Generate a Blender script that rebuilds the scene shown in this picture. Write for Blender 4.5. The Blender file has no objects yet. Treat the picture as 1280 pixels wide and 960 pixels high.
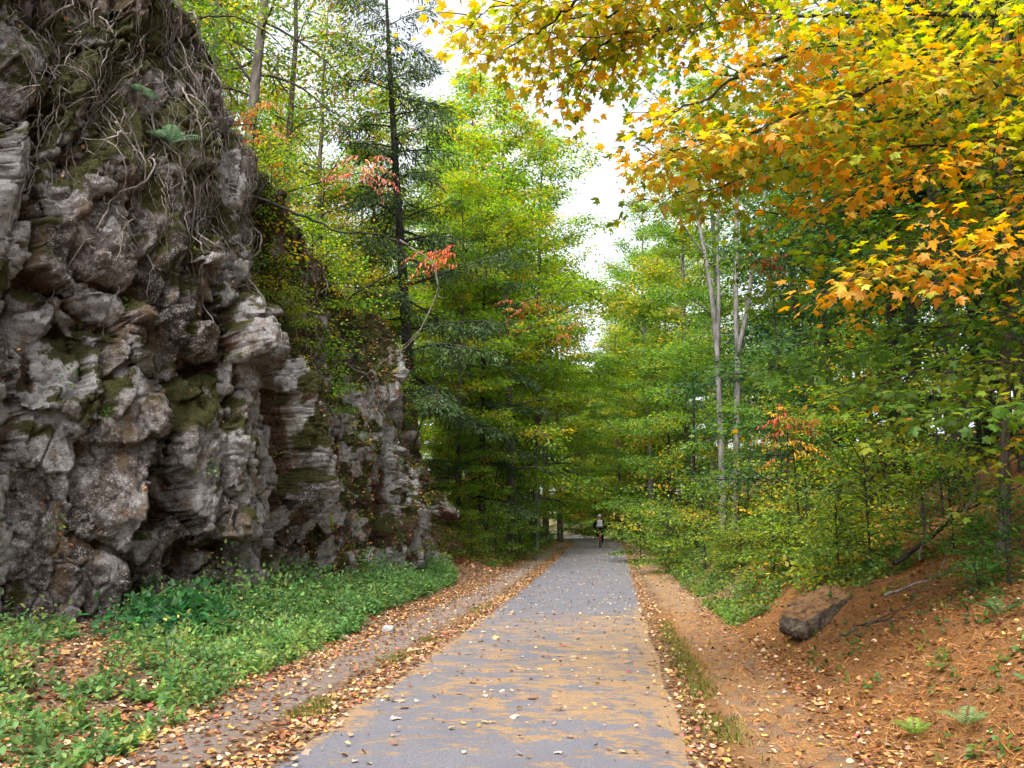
import bpy, math, numpy as np
from mathutils import Vector
rad = math.radians
S = bpy.context.scene
COL = S.collection
RNG = np.random.default_rng(7)

# ------------------------------------------------------------------ camera model (photo is 1280x960)
F, PITCH, YAW, CAMZ = 1067.0, rad(9.5), rad(6.7), 1.7
ca, sa, cp, sp_ = math.cos(YAW), math.sin(YAW), math.cos(PITCH), math.sin(PITCH)
RIGHT = np.array([ca, sa, 0]); FWD = np.array([-sa*cp, ca*cp, sp_]); UP = np.array([sa*sp_, -ca*sp_, cp])
CAM = np.array([0, 0, CAMZ])
def W(px, py, y):
    """the real point at distance y (metres along the path) seen at that place"""
    d = RIGHT*(px-640)/F - UP*(py-480)/F + FWD
    return CAM + d*(y/d[1])
def latx(px, y): return W(px, 655, y)[0]

# ------------------------------------------------------------------ noise
def _h(i, j, k, s):
    h = (i.astype(np.int64)*374761393 + j.astype(np.int64)*668265263 + k.astype(np.int64)*2147483647 + s*974634777) & 0xFFFFFFFF
    h = ((h ^ (h >> 13))*1274126177) & 0xFFFFFFFF
    h = ((h ^ (h >> 16))*2246822519) & 0xFFFFFFFF
    return ((h ^ (h >> 15)) & 0xFFFFFF)/float(0x1000000)
def vnoise(p, s=0):
    c = np.floor(p); f = p-c; f = f*f*(3-2*f); c = c.astype(np.int64); r = 0
    for a in (0, 1):
        for b in (0, 1):
            for d in (0, 1):
                w = (f[:, 0] if a else 1-f[:, 0])*(f[:, 1] if b else 1-f[:, 1])*(f[:, 2] if d else 1-f[:, 2])
                r = r + w*_h(c[:, 0]+a, c[:, 1]+b, c[:, 2]+d, s)
    return r*2-1
def fbm(p, o=4, s=0, g=.5):
    r = 0; a = 1; t = 0
    for i in range(o):
        r = r+a*vnoise(p*2**i+17.3*i, s+i); t += a; a *= g
    return r/t
def worley(p, s):
    c = np.floor(p).astype(np.int64); n = len(p)
    f1 = np.full(n, 9.); f2 = np.full(n, 9.); v1 = np.zeros((n, 3)); idc = np.zeros((n, 3), np.int64)
    for a in (-1, 0, 1):
        for b in (-1, 0, 1):
            for d in (-1, 0, 1):
                q = c+np.array([a, b, d])
                fp = q+np.stack([_h(q[:, 0], q[:, 1], q[:, 2], s+m) for m in (1, 2, 3)], 1)
                v = p-fp; l = np.sqrt((v*v).sum(1)); m = l < f1
                f2 = np.where(m, f1, np.minimum(f2, l))
                f1 = np.where(m, l, f1); v1[m] = v[m]; idc[m] = q[m]
    r = [_h(idc[:, 0], idc[:, 1], idc[:, 2], s+m)-.5 for m in (7, 8, 9, 10)]
    return f1, f2, v1, r
def sst(a, b, x):
    t = np.clip((x-a)/(b-a), 0, 1); return t*t*(3-2*t)

# ------------------------------------------------------------------ scene helpers
def tag(o, label=None, cat=None, group=None, kind=None):
    if label: o['label'] = label
    if cat: o['category'] = cat
    if group: o['group'] = group
    if kind: o['kind'] = kind
    return o
def empty(name, loc, rz=0):
    o = bpy.data.objects.new(name, None); COL.objects.link(o); o.location = loc; o.rotation_euler = (0, 0, rz)
    o.empty_display_size = .2
    return o
def mesh_np(name, V, FL, mat, parent=None, col=None, attrs=None, smooth=False):
    """V (n,3); FL list of (m,k) index arrays; col (n,3) per vertex"""
    V = np.asarray(V, np.float32); me = bpy.data.meshes.new(name)
    FL = [f for f in FL if len(f)]
    me.vertices.add(len(V)); me.vertices.foreach_set('co', V.ravel())
    nl = sum(f.size for f in FL); npo = sum(len(f) for f in FL)
    me.loops.add(nl); me.polygons.add(npo)
    me.loops.foreach_set('vertex_index', np.concatenate([f.ravel() for f in FL]).astype(np.int32))
    cnt = np.concatenate([np.full(len(f), f.shape[1]) for f in FL]); st = np.concatenate([[0], np.cumsum(cnt)[:-1]])
    me.polygons.foreach_set('loop_start', st.astype(np.int32))
    me.polygons.foreach_set('loop_total', cnt.astype(np.int32))
    if smooth: me.polygons.foreach_set('use_smooth', np.ones(npo, bool))
    me.update(calc_edges=True)
    if col is not None:
        a = me.attributes.new('Col', 'FLOAT_COLOR', 'POINT')
        a.data.foreach_set('color', np.concatenate([col, np.ones((len(V), 1))], 1).astype(np.float32).ravel())
    for k, v in (attrs or {}).items():
        a = me.attributes.new(k, 'FLOAT', 'POINT'); a.data.foreach_set('value', np.asarray(v, np.float32))
    if mat: me.materials.append(mat)
    o = bpy.data.objects.new(name, me); COL.objects.link(o)
    if parent: o.parent = parent
    return o
class Wood:
    """collects tapered tubes"""
    def __init__(s): s.V = []; s.Fq = []; s.n = 0
    def tube(s, P, R, k=5, cap=True):
        P = np.asarray(P, float); n = len(P); R = np.broadcast_to(R, (n,))
        T = np.gradient(P, axis=0); T /= np.linalg.norm(T, axis=1)[:, None]+1e-9
        ref = np.array([0, 0, 1.]) if abs(T[0, 2]) < .8 else np.array([1., 0, 0])
        A = np.cross(T, ref); A /= np.linalg.norm(A, axis=1)[:, None]+1e-9; B = np.cross(T, A)
        th = np.arange(k)*2*math.pi/k
        ring = P[:, None]+R[:, None, None]*(A[:, None]*np.cos(th)[None, :, None]+B[:, None]*np.sin(th)[None, :, None])
        s.V.append(ring.reshape(-1, 3))
        i = np.arange(n-1)[:, None]*k; j = np.arange(k)[None]; j2 = (j+1) % k
        s.Fq.append(np.stack([i+j, i+j2, i+k+j2, i+k+j], -1).reshape(-1, 4)+s.n); s.n += n*k
    def build(s, name, mat, parent=None, smooth=True):
        return mesh_np(name, np.concatenate(s.V), [np.concatenate(s.Fq)], mat, parent, smooth=smooth)

def _fan(half):
    pts = [(0, 0)]+half+[(0, 1.0)]+[(-x, y) for x, y in half[::-1]]
    V = [(0, .34, 0)]+[(x, y, -.10*y*y-.22*abs(x)) for x, y in pts]
    n = len(pts); return np.array(V), [np.array([(0, 1+i, 1+(i+1) % n) for i in range(n)])]
LEAF = {
 'rhomb': (np.array([(0, 0, 0), (-.30, .45, .07), (0, 1, -.12), (.30, .45, .07)]), [np.array([(0, 2, 1), (0, 3, 2)])]),
 'oval': (np.array([(0, 0, 0), (-.25, .22, .05), (-.28, .6, .03), (0, 1, -.14), (.28, .6, .03), (.25, .22, .05)]), [np.array([(0, 3, 2, 1), (0, 5, 4, 3)])]),
 'lance': (np.array([(0, 0, 0), (-.13, .4, .03), (0, 1, -.15), (.13, .4, .03)]), [np.array([(0, 2, 1), (0, 3, 2)])]),
 'blade': (np.array([(-.03, 0, 0), (.03, 0, 0), (.022, .55, .05), (0, 1, -.1), (-.022, .55, .05)]), [np.array([(0, 1, 2, 3, 4)])]),
 'pinna': (np.array([(0, 0, 0), (-.085, .3, .02), (0, 1, -.12), (.085, .3, .02)]), [np.array([(0, 2, 1), (0, 3, 2)])]),
 'needle': (np.array([(-.5, 0, 0), (.5, 0, 0), (0, 1, 0)]), [np.array([(0, 1, 2)])]),
 'maple': _fan([(.16, -.10), (.40, -.05), (.30, .10), (.44, .22), (.62, .48), (.38, .44), (.20, .40), (.25, .66), (.12, .72)]),
 'curl': (np.array([(0, 0, 0), (-.32, .2, .18), (-.40, .62, .26), (0, 1, .10), (.38, .6, .2), (.30, .22, .05), (0, .5, -.02)]), [np.array([(0, 6, 2, 1), (0, 5, 4, 6)]), np.array([(6, 3, 2), (6, 4, 3)])]),
 'spray': (np.array([(-.05, 0, 0), (.05, 0, 0), (.16, .22, -.02), (.07, .3, 0), (.19, .48, -.03), (.06, .58, 0), (.12, .78, -.04), (0, 1, -.1), (-.12, .78, -.04), (-.06, .58, 0), (-.19, .48, -.03), (-.07, .3, 0), (-.16, .22, -.02)]), [np.array([(0, 1, 3, 11), (11, 3, 5, 9)]), np.array([(1, 2, 3), (3, 4, 5), (5, 6, 7), (9, 5, 7), (7, 8, 9), (9, 10, 11), (11, 12, 0)])]),
}
def unit(v): return v/(np.linalg.norm(v, axis=-1, keepdims=True)+1e-9)
class Leaves:
    def __init__(s): s.V = []; s.F = {}; s.C = []; s.n = 0
    def add(s, pos, axis, nor, size, col, shape='rhomb'):
        pos = np.asarray(pos, float)
        if not len(pos): return
        T, FS = LEAF[shape]; n = len(pos); k = len(T)
        axis = unit(axis); side = unit(np.cross(axis, nor)); nor = np.cross(side, axis)
        size = np.broadcast_to(size, (n,))[:, None, None]
        V = pos[:, None]+size*(T[None, :, 0:1]*side[:, None]+T[None, :, 1:2]*axis[:, None]+T[None, :, 2:3]*nor[:, None])
        off = (np.arange(n)*k+s.n)[:, None, None]
        for f in FS: s.F.setdefault(f.shape[1], []).append((f[None]+off).reshape(-1, f.shape[1]))
        s.V.append(V.reshape(-1, 3)); s.C.append(np.repeat(np.clip(col, .004, 1), k, 0)); s.n += n*k
    def build(s, name, mat, parent=None):
        return mesh_np(name, np.concatenate(s.V), [np.concatenate(x) for x in s.F.values()], mat, parent, np.concatenate(s.C))

# ------------------------------------------------------------------ materials
class M:
    def __init__(s, name, rough=.8, spec=.3):
        s.m = bpy.data.materials.new(name); s.m.use_nodes = True; s.t = s.m.node_tree; s.b = s.t.nodes['Principled BSDF']
        s.b.inputs['Roughness'].default_value = rough; s.b.inputs['Specular IOR Level'].default_value = spec
    def n(s, typ, ins=None, **kw):
        nd = s.t.nodes.new(typ)
        for k, v in kw.items(): setattr(nd, k, v)
        for k, v in (ins or {}).items():
            i = nd.inputs[k]
            if hasattr(v, 'is_output') or isinstance(v, bpy.types.NodeSocket): s.t.links.new(v, i)
            else: i.default_value = v
        return nd
    def link(s, a, b): s.t.links.new(a, b)
    def geo(s): return s.n('ShaderNodeNewGeometry').outputs['Position']
    def obj(s): return s.n('ShaderNodeTexCoord').outputs['Object']
    def attr(s, k): return s.n('ShaderNodeAttribute', attribute_name=k).outputs['Fac']
    def noise(s, v, sc, det=5, ro=.55, dist=0): return s.n('ShaderNodeTexNoise', {'Vector': v, 'Scale': sc, 'Detail': det, 'Roughness': ro, 'Distortion': dist}).outputs['Fac']
    def rng(s, v, a, b, c=0., d=1.): return s.n('ShaderNodeMapRange', {'Value': v, 'From Min': a, 'From Max': b, 'To Min': c, 'To Max': d}, interpolation_type='SMOOTHSTEP').outputs['Result']
    def math(s, op, a, b=0.):
        nd = s.n('ShaderNodeMath', operation=op)
        for i, v in enumerate((a, b)):
            if isinstance(v, (int, float)): nd.inputs[i].default_value = v
            else: s.link(v, nd.inputs[i])
        return nd.outputs[0]
    def mix(s, f, a, b):
        nd = s.n('ShaderNodeMix', data_type='RGBA')
        for i, v in ((0, f), (6, a), (7, b)):
            if isinstance(v, (int, float)): nd.inputs[i].default_value = v
            elif isinstance(v, tuple): nd.inputs[i].default_value = (*v, 1)
            else: s.link(v, nd.inputs[i])
        return nd.outputs[2]
    def ramp(s, v, stops):
        nd = s.n('ShaderNodeValToRGB', {'Fac': v}); e = nd.color_ramp.elements
        while len(e) < len(stops): e.new(.5)
        for x, (p, c) in zip(e, stops): x.position = p; x.color = (*c, 1)
        return nd.outputs['Color']
    def col(s, c): s.link(c, s.b.inputs['Base Color'])
    def bump(s, h, st=.5, d=.02): s.link(s.n('ShaderNodeBump', {'Height': h, 'Strength': st, 'Distance': d}).outputs['Normal'], s.b.inputs['Normal'])

def leaf_mat(name, trans=.45, rough=.5, spec=.35):
    m = M(name, rough, spec)
    c = m.n('ShaderNodeAttribute', attribute_name='Col').outputs['Color']
    oi = m.n('ShaderNodeObjectInfo')
    c = m.n('ShaderNodeMix', {0: 1.0, 6: c, 7: oi.outputs['Color']}, data_type='RGBA', blend_type='MULTIPLY').outputs[2]
    m.col(c)
    tr = m.n('ShaderNodeBsdfTranslucent', {'Color': m.n('ShaderNodeHueSaturation', {'Saturation': 1.1, 'Value': 1.5, 'Hue': .49, 'Color': c}).outputs['Color']})
    mx = m.n('ShaderNodeMixShader', {0: trans, 1: m.b.outputs[0], 2: tr.outputs[0]})
    m.link(mx.outputs[0], m.t.nodes['Material Output'].inputs['Surface'])
    return m.m
def bark_mat(name, a, b, sc=9):
    m = M(name, .95, .15); p = m.n('ShaderNodeMapping', {'Vector': m.obj(), 'Scale': (1, 1, .22)}).outputs[0]
    n1 = m.noise(p, sc, 6, .65); n2 = m.noise(m.obj(), 1.3, 3)
    c = m.mix(m.rng(n1, .35, .65), a, b); c = m.mix(m.rng(n2, .52, .68, 0, .7), c, tuple(x*.6+.02*(i == 1) for i, x in enumerate(a)))
    m.col(c); m.bump(n1, .8, .03); return m.m
def plain(name, c, rough=.5, spec=.4):
    m = M(name, rough, spec); n1 = m.noise(m.obj(), 30, 3)
    m.col(m.mix(n1, tuple(x*.8 for x in c), tuple(min(1, x*1.15) for x in c))); return m.m
LEAFM = leaf_mat('leaf', .5); NEEDM = leaf_mat('hemlock needles', .2, .6, .2); DEADM = leaf_mat('dead leaf', .12, .75, .2)
BARK = bark_mat('bark', (.075, .06, .05), (.17, .15, .13)); BARKD = bark_mat('dark bark', (.022, .018, .016), (.06, .05, .043))
BIRCH = bark_mat('pale bark', (.08, .073, .067), (.20, .19, .178), 8); TWIG = bark_mat('dead twig', (.10, .08, .07), (.28, .24, .215), 20)

GRN = (.085, .18, .028); YG = (.21, .31, .035); YEL = (.44, .36, .05); DGR = (.035, .085, .025); GOLD = (.58, .32, .03); ORG = (.55, .17, .03); RED = (.5, .07, .04); BLG = (.05, .12, .06); PINK = (.45, .14, .10); BRN = (.20, .085, .035); TAN = (.52, .36, .20)
def pick(rng, pal, n, jit=.22):
    c = np.array([p[:3] for p in pal]); w = np.array([p[3] for p in pal], float)
    k = c[rng.choice(len(c), n, p=w/w.sum())]
    return k*np.exp(rng.normal(0, jit, (n, 1)))*np.exp(rng.normal(0, jit*.35, (n, 3)))

# ------------------------------------------------------------------ terrain
def zp(y): return .58*sst(20, 52, np.asarray(y, float))
def shift(y):
    y = np.asarray(y, float); t = np.maximum(y-46, 0); return -np.where(t < 90, .00135*t*t, .00135*8100+.243*(t-90))
PC, PW = -.96, 1.54
_fy = np.array([-60, -30, 0, 6, 11, 13.2, 14.5, 15.5, 17, 19, 22, 25, 28, 30, 31.5, 33, 36.])
_fx = np.array([-12, -11, -9.9, -8.8, -7.75, -6.75, -6.2, -6.4, -6.45, -6.2, -5.95, -5.6, -5.8, -6.3, -7.1, -8.4, -11])
_ty = np.array([-60, 0, 12, 14, 15, 16, 18, 20.5, 24, 27, 29.5, 31, 33, 36])
_tz = np.array([10, 11, 11.2, 10.6, 9.6, 8.9, 8.7, 8.3, 7.1, 5.9, 4.9, 3.5, 1.6, .3])
def faceX(y): return np.interp(y, _fy, _fx)
def topZ(y): return np.interp(y, _ty, _tz)
def gz(x, y):
    x = np.asarray(x, float); y = np.asarray(y, float); s = x-shift(y)
    p = np.stack([x, y, 0*x+.5], -1).reshape(-1, 3)
    n = (fbm(p*.45, 3, 50).reshape(x.shape))
    r = np.maximum(s-1.75, 0)
    zr = .47*r*sst(0, 1.6, r); zr = np.where(zr > 5, 5+(zr-5)*.25, zr)
    l = np.maximum(-s-4.0, 0)
    zl = .62*l*sst(0, 1.2, l); zl = np.where(zl > 4.5, 4.5+(zl-4.5)*.3, zl)
    b = faceX(y)-x
    zc = np.where(b > .9, topZ(y)-.9+.42*np.clip(b-.9, 0, 6)+.08*np.clip(b-7, 0, 60), .06+.16*l) if True else 0
    k = sst(2.5, 3.4, b)
    zc = (.05*sst(2.0, 3.2, -s)+.12*np.clip(l, 0, 2.5))*(1-k)+zc*k
    w = sst(29.5, 34, y)
    z = zp(y)+np.where(s > 0, zr, zc*(1-w)+zl*w)
    off = np.where(s > 0, sst(1.3, 3.5, s), sst(3.2, 5, -s))
    pm = sst(1.7, 2.4, np.abs(s-PC))
    return z+n*(.03*pm+.22*off)+off*.05*fbm(p*3.1, 4, 60, .6).reshape(x.shape)
def g(x, y): return float(gz(np.array([x]), np.array([y]))[0])
def axis_pts(segs): return np.unique(np.concatenate([np.arange(a, b, st) for a, b, st in segs]).round(4))
def grid_faces(nx, ny):
    i = np.arange(ny-1)[:, None]*nx+np.arange(nx-1)[None]
    return np.stack([i, i+1, i+nx+1, i+nx], -1).reshape(-1, 4)

def build_ground():
    xs = axis_pts([(-900, -60, 60), (-60, -16, 2), (-16, -7, .35), (-7, 8, .09), (8, 16, .25), (16, 60, 2), (60, 901, 60)])
    ys = axis_pts([(-60, -4, 3), (-4, 4, .5), (4, 18, .09), (18, 40, .2), (40, 90, .7), (90, 300, 6), (300, 1501, 100)])
    X, Y = np.meshgrid(xs, ys); Z = gz(X, Y); s = X-shift(Y)
    V = np.stack([X, Y, Z], -1).reshape(-1, 3); p = V*np.array([1, 1, 0])
    n = fbm(p*.8, 3, 70); n = n.reshape(X.shape)
    track = np.maximum(sst(-2.9, -3.05, s+n*.15)*sst(-3.75, -3.5, s+n*.2), sst(.95, 1.15, s+n*.15)*sst(2.0, 1.7, s+n*.3))
    needle = sst(.4, 1.0, s)*sst(23, 14, Y+n*4)
    soil = sst(3, 6, s+n)*sst(60, 30, Y)*.7
    far = sst(30, 60, Y)
    m = M('forest ground', .95, .15); P = m.geo()
    n1 = m.noise(P, 3.2, 8, .65); n2 = m.noise(P, 14, 8, .75); n3 = m.noise(P, 55, 6, .8)
    vor = m.n('ShaderNodeTexVoronoi', {'Vector': P, 'Scale': 17.0}); vc = vor.outputs['Color']; vs = m.n('ShaderNodeSeparateColor', {'Color': vc}).outputs['Red']
    litter = m.ramp(vs, [(0, (.09, .05, .035)), (.35, (.20, .11, .06)), (.7, (.33, .21, .12)), (1, (.46, .33, .2))])
    litter = m.mix(m.rng(n2, .45, .62), litter, (.10, .065, .045))
    ndl = m.mix(m.rng(n3, .35, .65), (.15, .06, .02), (.40, .195, .065))
    ndl = m.mix(m.rng(n2, .52, .66, 0, .85), ndl, (.085, .042, .024)); n4 = m.noise(P, 7, 7, .7); ndl = m.mix(m.rng(n4, .52, .64, 0, .7), ndl, (.30, .16, .075))
    ndl = m.mix(m.rng(n1, .5, .72, 0, .5), ndl, litter)
    trk = m.mix(m.rng(n2, .4, .65), (.22, .175, .155), (.31, .255, .22))
    trkr = m.mix(m.rng(n1, .38, .6), (.24, .18, .14), (.38, .215, .09))
    sx = m.rng(m.n('ShaderNodeSeparateXYZ', {'Vector': P}).outputs['X'], -.5, .5)
    trk = m.mix(sx, trk, trkr)
    c = m.mix(m.attr('needle'), litter, ndl)
    c = m.mix(m.math('MULTIPLY', m.attr('soil'), m.rng(n1, .4, .6)), c, (.085, .05, .03))
    c = m.mix(m.math('MULTIPLY', m.attr('far'), .6), c, (.10, .12, .03))
    c = m.mix(m.math('MULTIPLY', m.attr('track'), .85), c, trk)
    m.col(c); m.bump(m.math('ADD', n3, m.math('MULTIPLY', n2, 1.6)), .9, .035)
    o = mesh_np('ground', V, [grid_faces(len(xs), len(ys))], m.m, attrs={'track': track.ravel(), 'needle': needle.ravel(), 'soil': soil.ravel(), 'far': far.ravel()}, smooth=True)
    tag(o, kind='structure')
def build_path():
    ys = axis_pts([(-40, 4, 2), (4, 40, .35), (40, 160, .8)]); us = np.linspace(-1, 1, 15)
    Y, U = np.meshgrid(ys, us, indexing='ij'); w = PW+.03*np.sin(Y*1.7)*1
    X = PC+shift(Y)+U*w
    V = np.stack([X, Y, zp(Y)+.03-.035*np.abs(U)**6+.012*(1-U*U)], -1).reshape(-1, 3)
    V[:, 2] += np.maximum(0, gz(V[:, 0], V[:, 1])-zp(V[:, 1]))
    m = M('asphalt path', .85, .25); P = m.geo(); sep = m.n('ShaderNodeSeparateXYZ', {'Vector': P}); x, y = sep.outputs['X'], sep.outputs['Y']
    fine = m.noise(P, 90, 4, .8); mid = m.noise(P, 1.1, 4, .6)
    asp = m.mix(m.rng(fine, .3, .7), (.06, .06, .074), (.21, .208, .23)); asp = m.mix(m.rng(mid, .35, .7, 0, .5), asp, (.11, .104, .12))
    a = m.noise(m.n('ShaderNodeMapping', {'Vector': P, 'Scale': (1, 1.7, 1)}).outputs[0], 1.5, 3, .6, .3); b = m.noise(m.n('ShaderNodeMapping', {'Vector': P, 'Scale': (1, 1.7, 1)}).outputs[0], 9, 8, .8, .3)
    b2 = m.noise(m.n('ShaderNodeMapping', {'Vector': P, 'Scale': (1, 1.5, 1)}).outputs[0], 3.8, 5, .7, .2)
    f = m.math('ADD', m.math('ADD', m.math('MULTIPLY', a, .30), m.math('MULTIPLY', b2, .30)), m.math('MULTIPLY', b, .48))
    edge = m.rng(m.math('ABSOLUTE', m.math('ADD', x, .96)), 1.25, 1.56, 0, .09)
    rt = m.rng(x, -2.2, .6, -.02, .02)
    near = m.math('ADD', m.rng(y, 15, 21, .0, -.13), m.rng(y, 5, 9, -.05, .015))
    f = m.math('ADD', m.math('ADD', f, edge), m.math('ADD', rt, near))
    mask = m.math('MULTIPLY', m.rng(f, .525, .585), m.rng(fine, .32, .62, .25, 1))
    ndl = m.mix(m.rng(fine, .3, .65), (.24, .135, .06), (.46, .285, .125))
    m.col(m.mix(mask, asp, ndl)); m.bump(m.math('ADD', fine, m.math('MULTIPLY', mask, .7)), .6, .012)
    tag(mesh_np('path', V, [grid_faces(len(us), len(ys))], m.m, smooth=True), kind='structure')

# ------------------------------------------------------------------ cliff
def build_cliff():
    ys = axis_pts([(-30, 6, 1.2), (6, 10.4, .12), (10.4, 15.2, .016), (15.2, 20, .017), (20, 27, .045), (27, 35, .06)])
    nf, nc = 470, 50
    tf = np.linspace(0, 1, nf)
    Y = np.repeat(ys[:, None], nf+nc, 1); fx = faceX(ys); tz = topZ(ys)
    k = np.exp(-np.linspace(-2, 2, 15)**2); k /= k.sum()
    dx = np.gradient(fx, ys); nrm = np.stack([np.ones_like(dx), -dx], 1); nrm = unit(nrm)
    Z = np.zeros_like(Y); B = np.zeros_like(Y)
    Z[:, :nf] = -.5+(tz[:, None]+.5)*tf[None]
    B[:, :nf] = 1.0*tf[None]**1.3+.8*np.clip(tf[None]-.75, 0, 1)**1.2
    bb = np.linspace(0, 1, nc+1)[1:]**1.4*6
    B[:, nf:] = B[:, nf-1:nf]+bb[None]; Z[:, nf:] = tz[:, None]+.75*bb[None]**.75
    P0 = np.stack([fx[:, None]-B*nrm[:, :1], Y-B*nrm[:, 1:]*.6, Z], -1).reshape(-1, 3)
    D = .35*fbm(P0*.35, 3, 3)
    q = P0+.10*np.stack([fbm(P0*.9, 2, 11), fbm(P0*.9, 2, 12), fbm(P0*.9, 2, 13)], 1)
    blk = 0
    def crack_field(q, p, sets):
        d = 0; bl = 0
        for sc, a, b, ck, sd, st in sets:
            f1, f2, v, r = worley(q*sc*np.array(st), sd)
            d = d+a*r[0]+b*(v[:, 1]*r[1]*1.5+v[:, 2]*(r[2]*.8+.12))/sc-ck*sst(.10, .0, f2-f1)*sst(-.2, .2, fbm(p*.6, 2, sd))
            bl = bl+r[3]*(.5 if sc < 1 else .4 if sc < 2 else .25)
        return d, bl
    d, blk = crack_field(q, P0, ((.50, .62, .75, .42, 100, (.6, 1.1, .50)), (1.3, .30, .85, .24, 200, (.7, 1.2, .62))))
    D += d
    y, z = P0[:, 1], P0[:, 2]
    for cy, cz, ry, rz, am in ((12.7, 2.15, .42, .5, -.75), (14.0, 4.75, .9, .33, .42), (14.1, 5.9, .75, .75, .32), (16.3, 7.0, 1.0, 1.5, -.5), (15.3, 4.7, .5, .9, -.55), (28.6, 2.35, 1.3, .45, .75), (29, 1.2, 1.2, .6, -.7), (12.0, 5.0, .6, .25, .3), (11.9, 3.8, .7, .9, .25), (17.5, 2.2, .7, 1.5, -.5), (16.4, 3.3, .5, 1.6, .35), (13.6, 1.0, .6, .5, -.5), (20.5, 2.5, .5, 2, .4), (22.0, 2, .35, 1.8, -.5), (23.6, 2.2, .7, 1.7, .4)):
        e = (np.abs((y-cy)/ry)**3+np.abs((z-cz)/rz)**3)+.5*fbm(P0*1.7, 2, 77)
        D += am*sst(1.2, .75, e)
    gq = np.stack([P0[:, 1]*.75, P0[:, 2]*.16, 0*P0[:, 0]], 1)+.12*fbm(P0*1.1, 3, 88)[:, None]
    rg = 1-np.abs(fbm(gq, 2, 87))*4; D -= .5*sst(.55, .95, rg)*sst(-.3, .2, fbm(P0*.5, 2, 89))
    D = np.where(Z.ravel() > 0, D, D*.6)
    capf = np.tile(np.concatenate([np.zeros(nf), np.linspace(0, 1, nc)]), len(ys))
    D = D*(1-sst(0, .10, capf))+sst(0, .1, capf)*(.28*fbm(P0*.9, 4, 91)+.05*fbm(P0*5, 3, 92))
    N3 = np.repeat(nrm[:, None], nf+nc, 1).reshape(-1, 2)
    tt = np.tile(np.concatenate([tf, np.ones(nc)]), len(ys))
    upk = .25*tt+.9*sst(0, .3, capf)
    N3 = unit(np.stack([N3[:, 0]*(1-.8*sst(0, .3, capf)), N3[:, 1]*(1-.8*sst(0, .3, capf)), upk], 1))
    Dg = np.pad(D.reshape(len(ys), nf+nc), ((8, 8), (0, 0)), 'edge'); kw = 1+np.cos(np.linspace(-math.pi, math.pi, 17)); kw /= kw.sum()
    wide = np.apply_along_axis(lambda r: np.convolve(r, kw, 'valid'), 0, Dg); kb = sst(14.6, 15.3, ys)[:, None]*.75+.25
    D = (Dg[8:-8]*(1-kb)+wide*kb).ravel()
    P = P0+N3*D[:, None]      # coarse blocks; the fine breakage follows the displaced surface
    d, bl = crack_field(P, P, ((3.0, .09, .6, .07, 300, (1, 1, .7)), (8.0, .036, .5, .02, 400, (1, 1, .8)))); blk = blk+bl*.5
    d += .06*fbm(P*3.2, 4, 21)+.035*np.abs(fbm(P*9, 4, 31, .65))
    G = P.reshape(len(ys), nf+nc, 3); n0 = unit(np.cross(np.gradient(G, axis=0), np.gradient(G, axis=1))).reshape(-1, 3)
    if n0[(len(ys)//2)*(nf+nc)+200, 0] < 0: n0 = -n0
    P = P+unit(n0+N3*.5)*(d*(1-.5*capf))[:, None]
    G = P.reshape(len(ys), nf+nc, 3)
    du = np.gradient(G, axis=0); dv = np.gradient(G, axis=1); nn = unit(np.cross(du, dv)); 
    if nn[len(ys)//2, 200, 0] < 0: nn = -nn
    def blur(a, w):
        kk = np.ones(w)/w
        a = np.apply_along_axis(lambda r: np.convolve(r, kk, 'same'), 0, a); return np.apply_along_axis(lambda r: np.convolve(r, kk, 'same'), 1, a)
    nz = blur(nn[..., 2], 9).ravel()
    big = fbm(P*.55, 3, 41); fi = fbm(P*2.6, 4, 42)
    yy = P[:, 1]; zz = P[:, 2]
    band = .16*np.exp(-((yy-13.6)/.9)**2)*np.exp(-((zz-3.2+1.1*(yy-13.2))/1.2)**2)+.22*sst(14.6, 17, yy)*sst(1.2, 3.6, zz)*(.6+1.6*fi)+.12*sst(6.5, 8.5, zz)+.1*np.exp(-((yy-14.1)/.6)**2-((zz-5.9)/.9)**2)
    moss = sst(.24, .54, .46*np.clip(nz, -.3, 1)+.36*big+.44*fi+band+.19+.12*sst(5.5, 7.5, zz))
    dirt = np.clip(.45*sst(-2.4, -.1, zz-np.interp(yy, _ty, _tz)+1.6*big+.8*fi)+sst(0, .05, capf), 0, 1)
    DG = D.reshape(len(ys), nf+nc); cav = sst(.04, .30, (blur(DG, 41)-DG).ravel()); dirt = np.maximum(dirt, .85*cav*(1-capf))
    dirt = np.maximum(dirt, np.exp(-((yy-16.3)/.9)**2-((zz-7)/1.4)**2)); dirt = np.maximum(dirt, .8*sst(.0, .35, big+.8*fi)*sst(14.5, 17, yy))
    m = M('lichened rock', .9, .25); X = m.geo()
    n1 = m.noise(X, 1.1, 6, .6); n2 = m.noise(X, 6, 8, .7); n3 = m.noise(X, 34, 6, .75); n4 = m.noise(X, 95, 3, .7)
    n5 = m.noise(X, 15, 7, .75)
    c = m.ramp(m.math('ADD', m.math('ADD', m.math('MULTIPLY', n1, .35), m.math('MULTIPLY', n2, .30)), m.math('MULTIPLY', m.attr('blk'), .35)), [(.36, (.06, .042, .033)), (.44, (.17, .132, .115)), (.51, (.37, .34, .335)), (.60, (.55, .535, .53))])
    c = m.mix(m.rng(n5, .52, .64, 0, .6), c, (.62, .61, .60)); c = m.mix(m.rng(n5, .36, .46, .7, 0), c, (.06, .045, .037))
    c = m.mix(m.math('MULTIPLY', m.rng(n3, .52, .60), m.rng(n2, .42, .56)), c, (.72, .72, .70)); c = m.mix(m.rng(n4, .38, .48, .5, 0), c, (.07, .058, .05))
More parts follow.
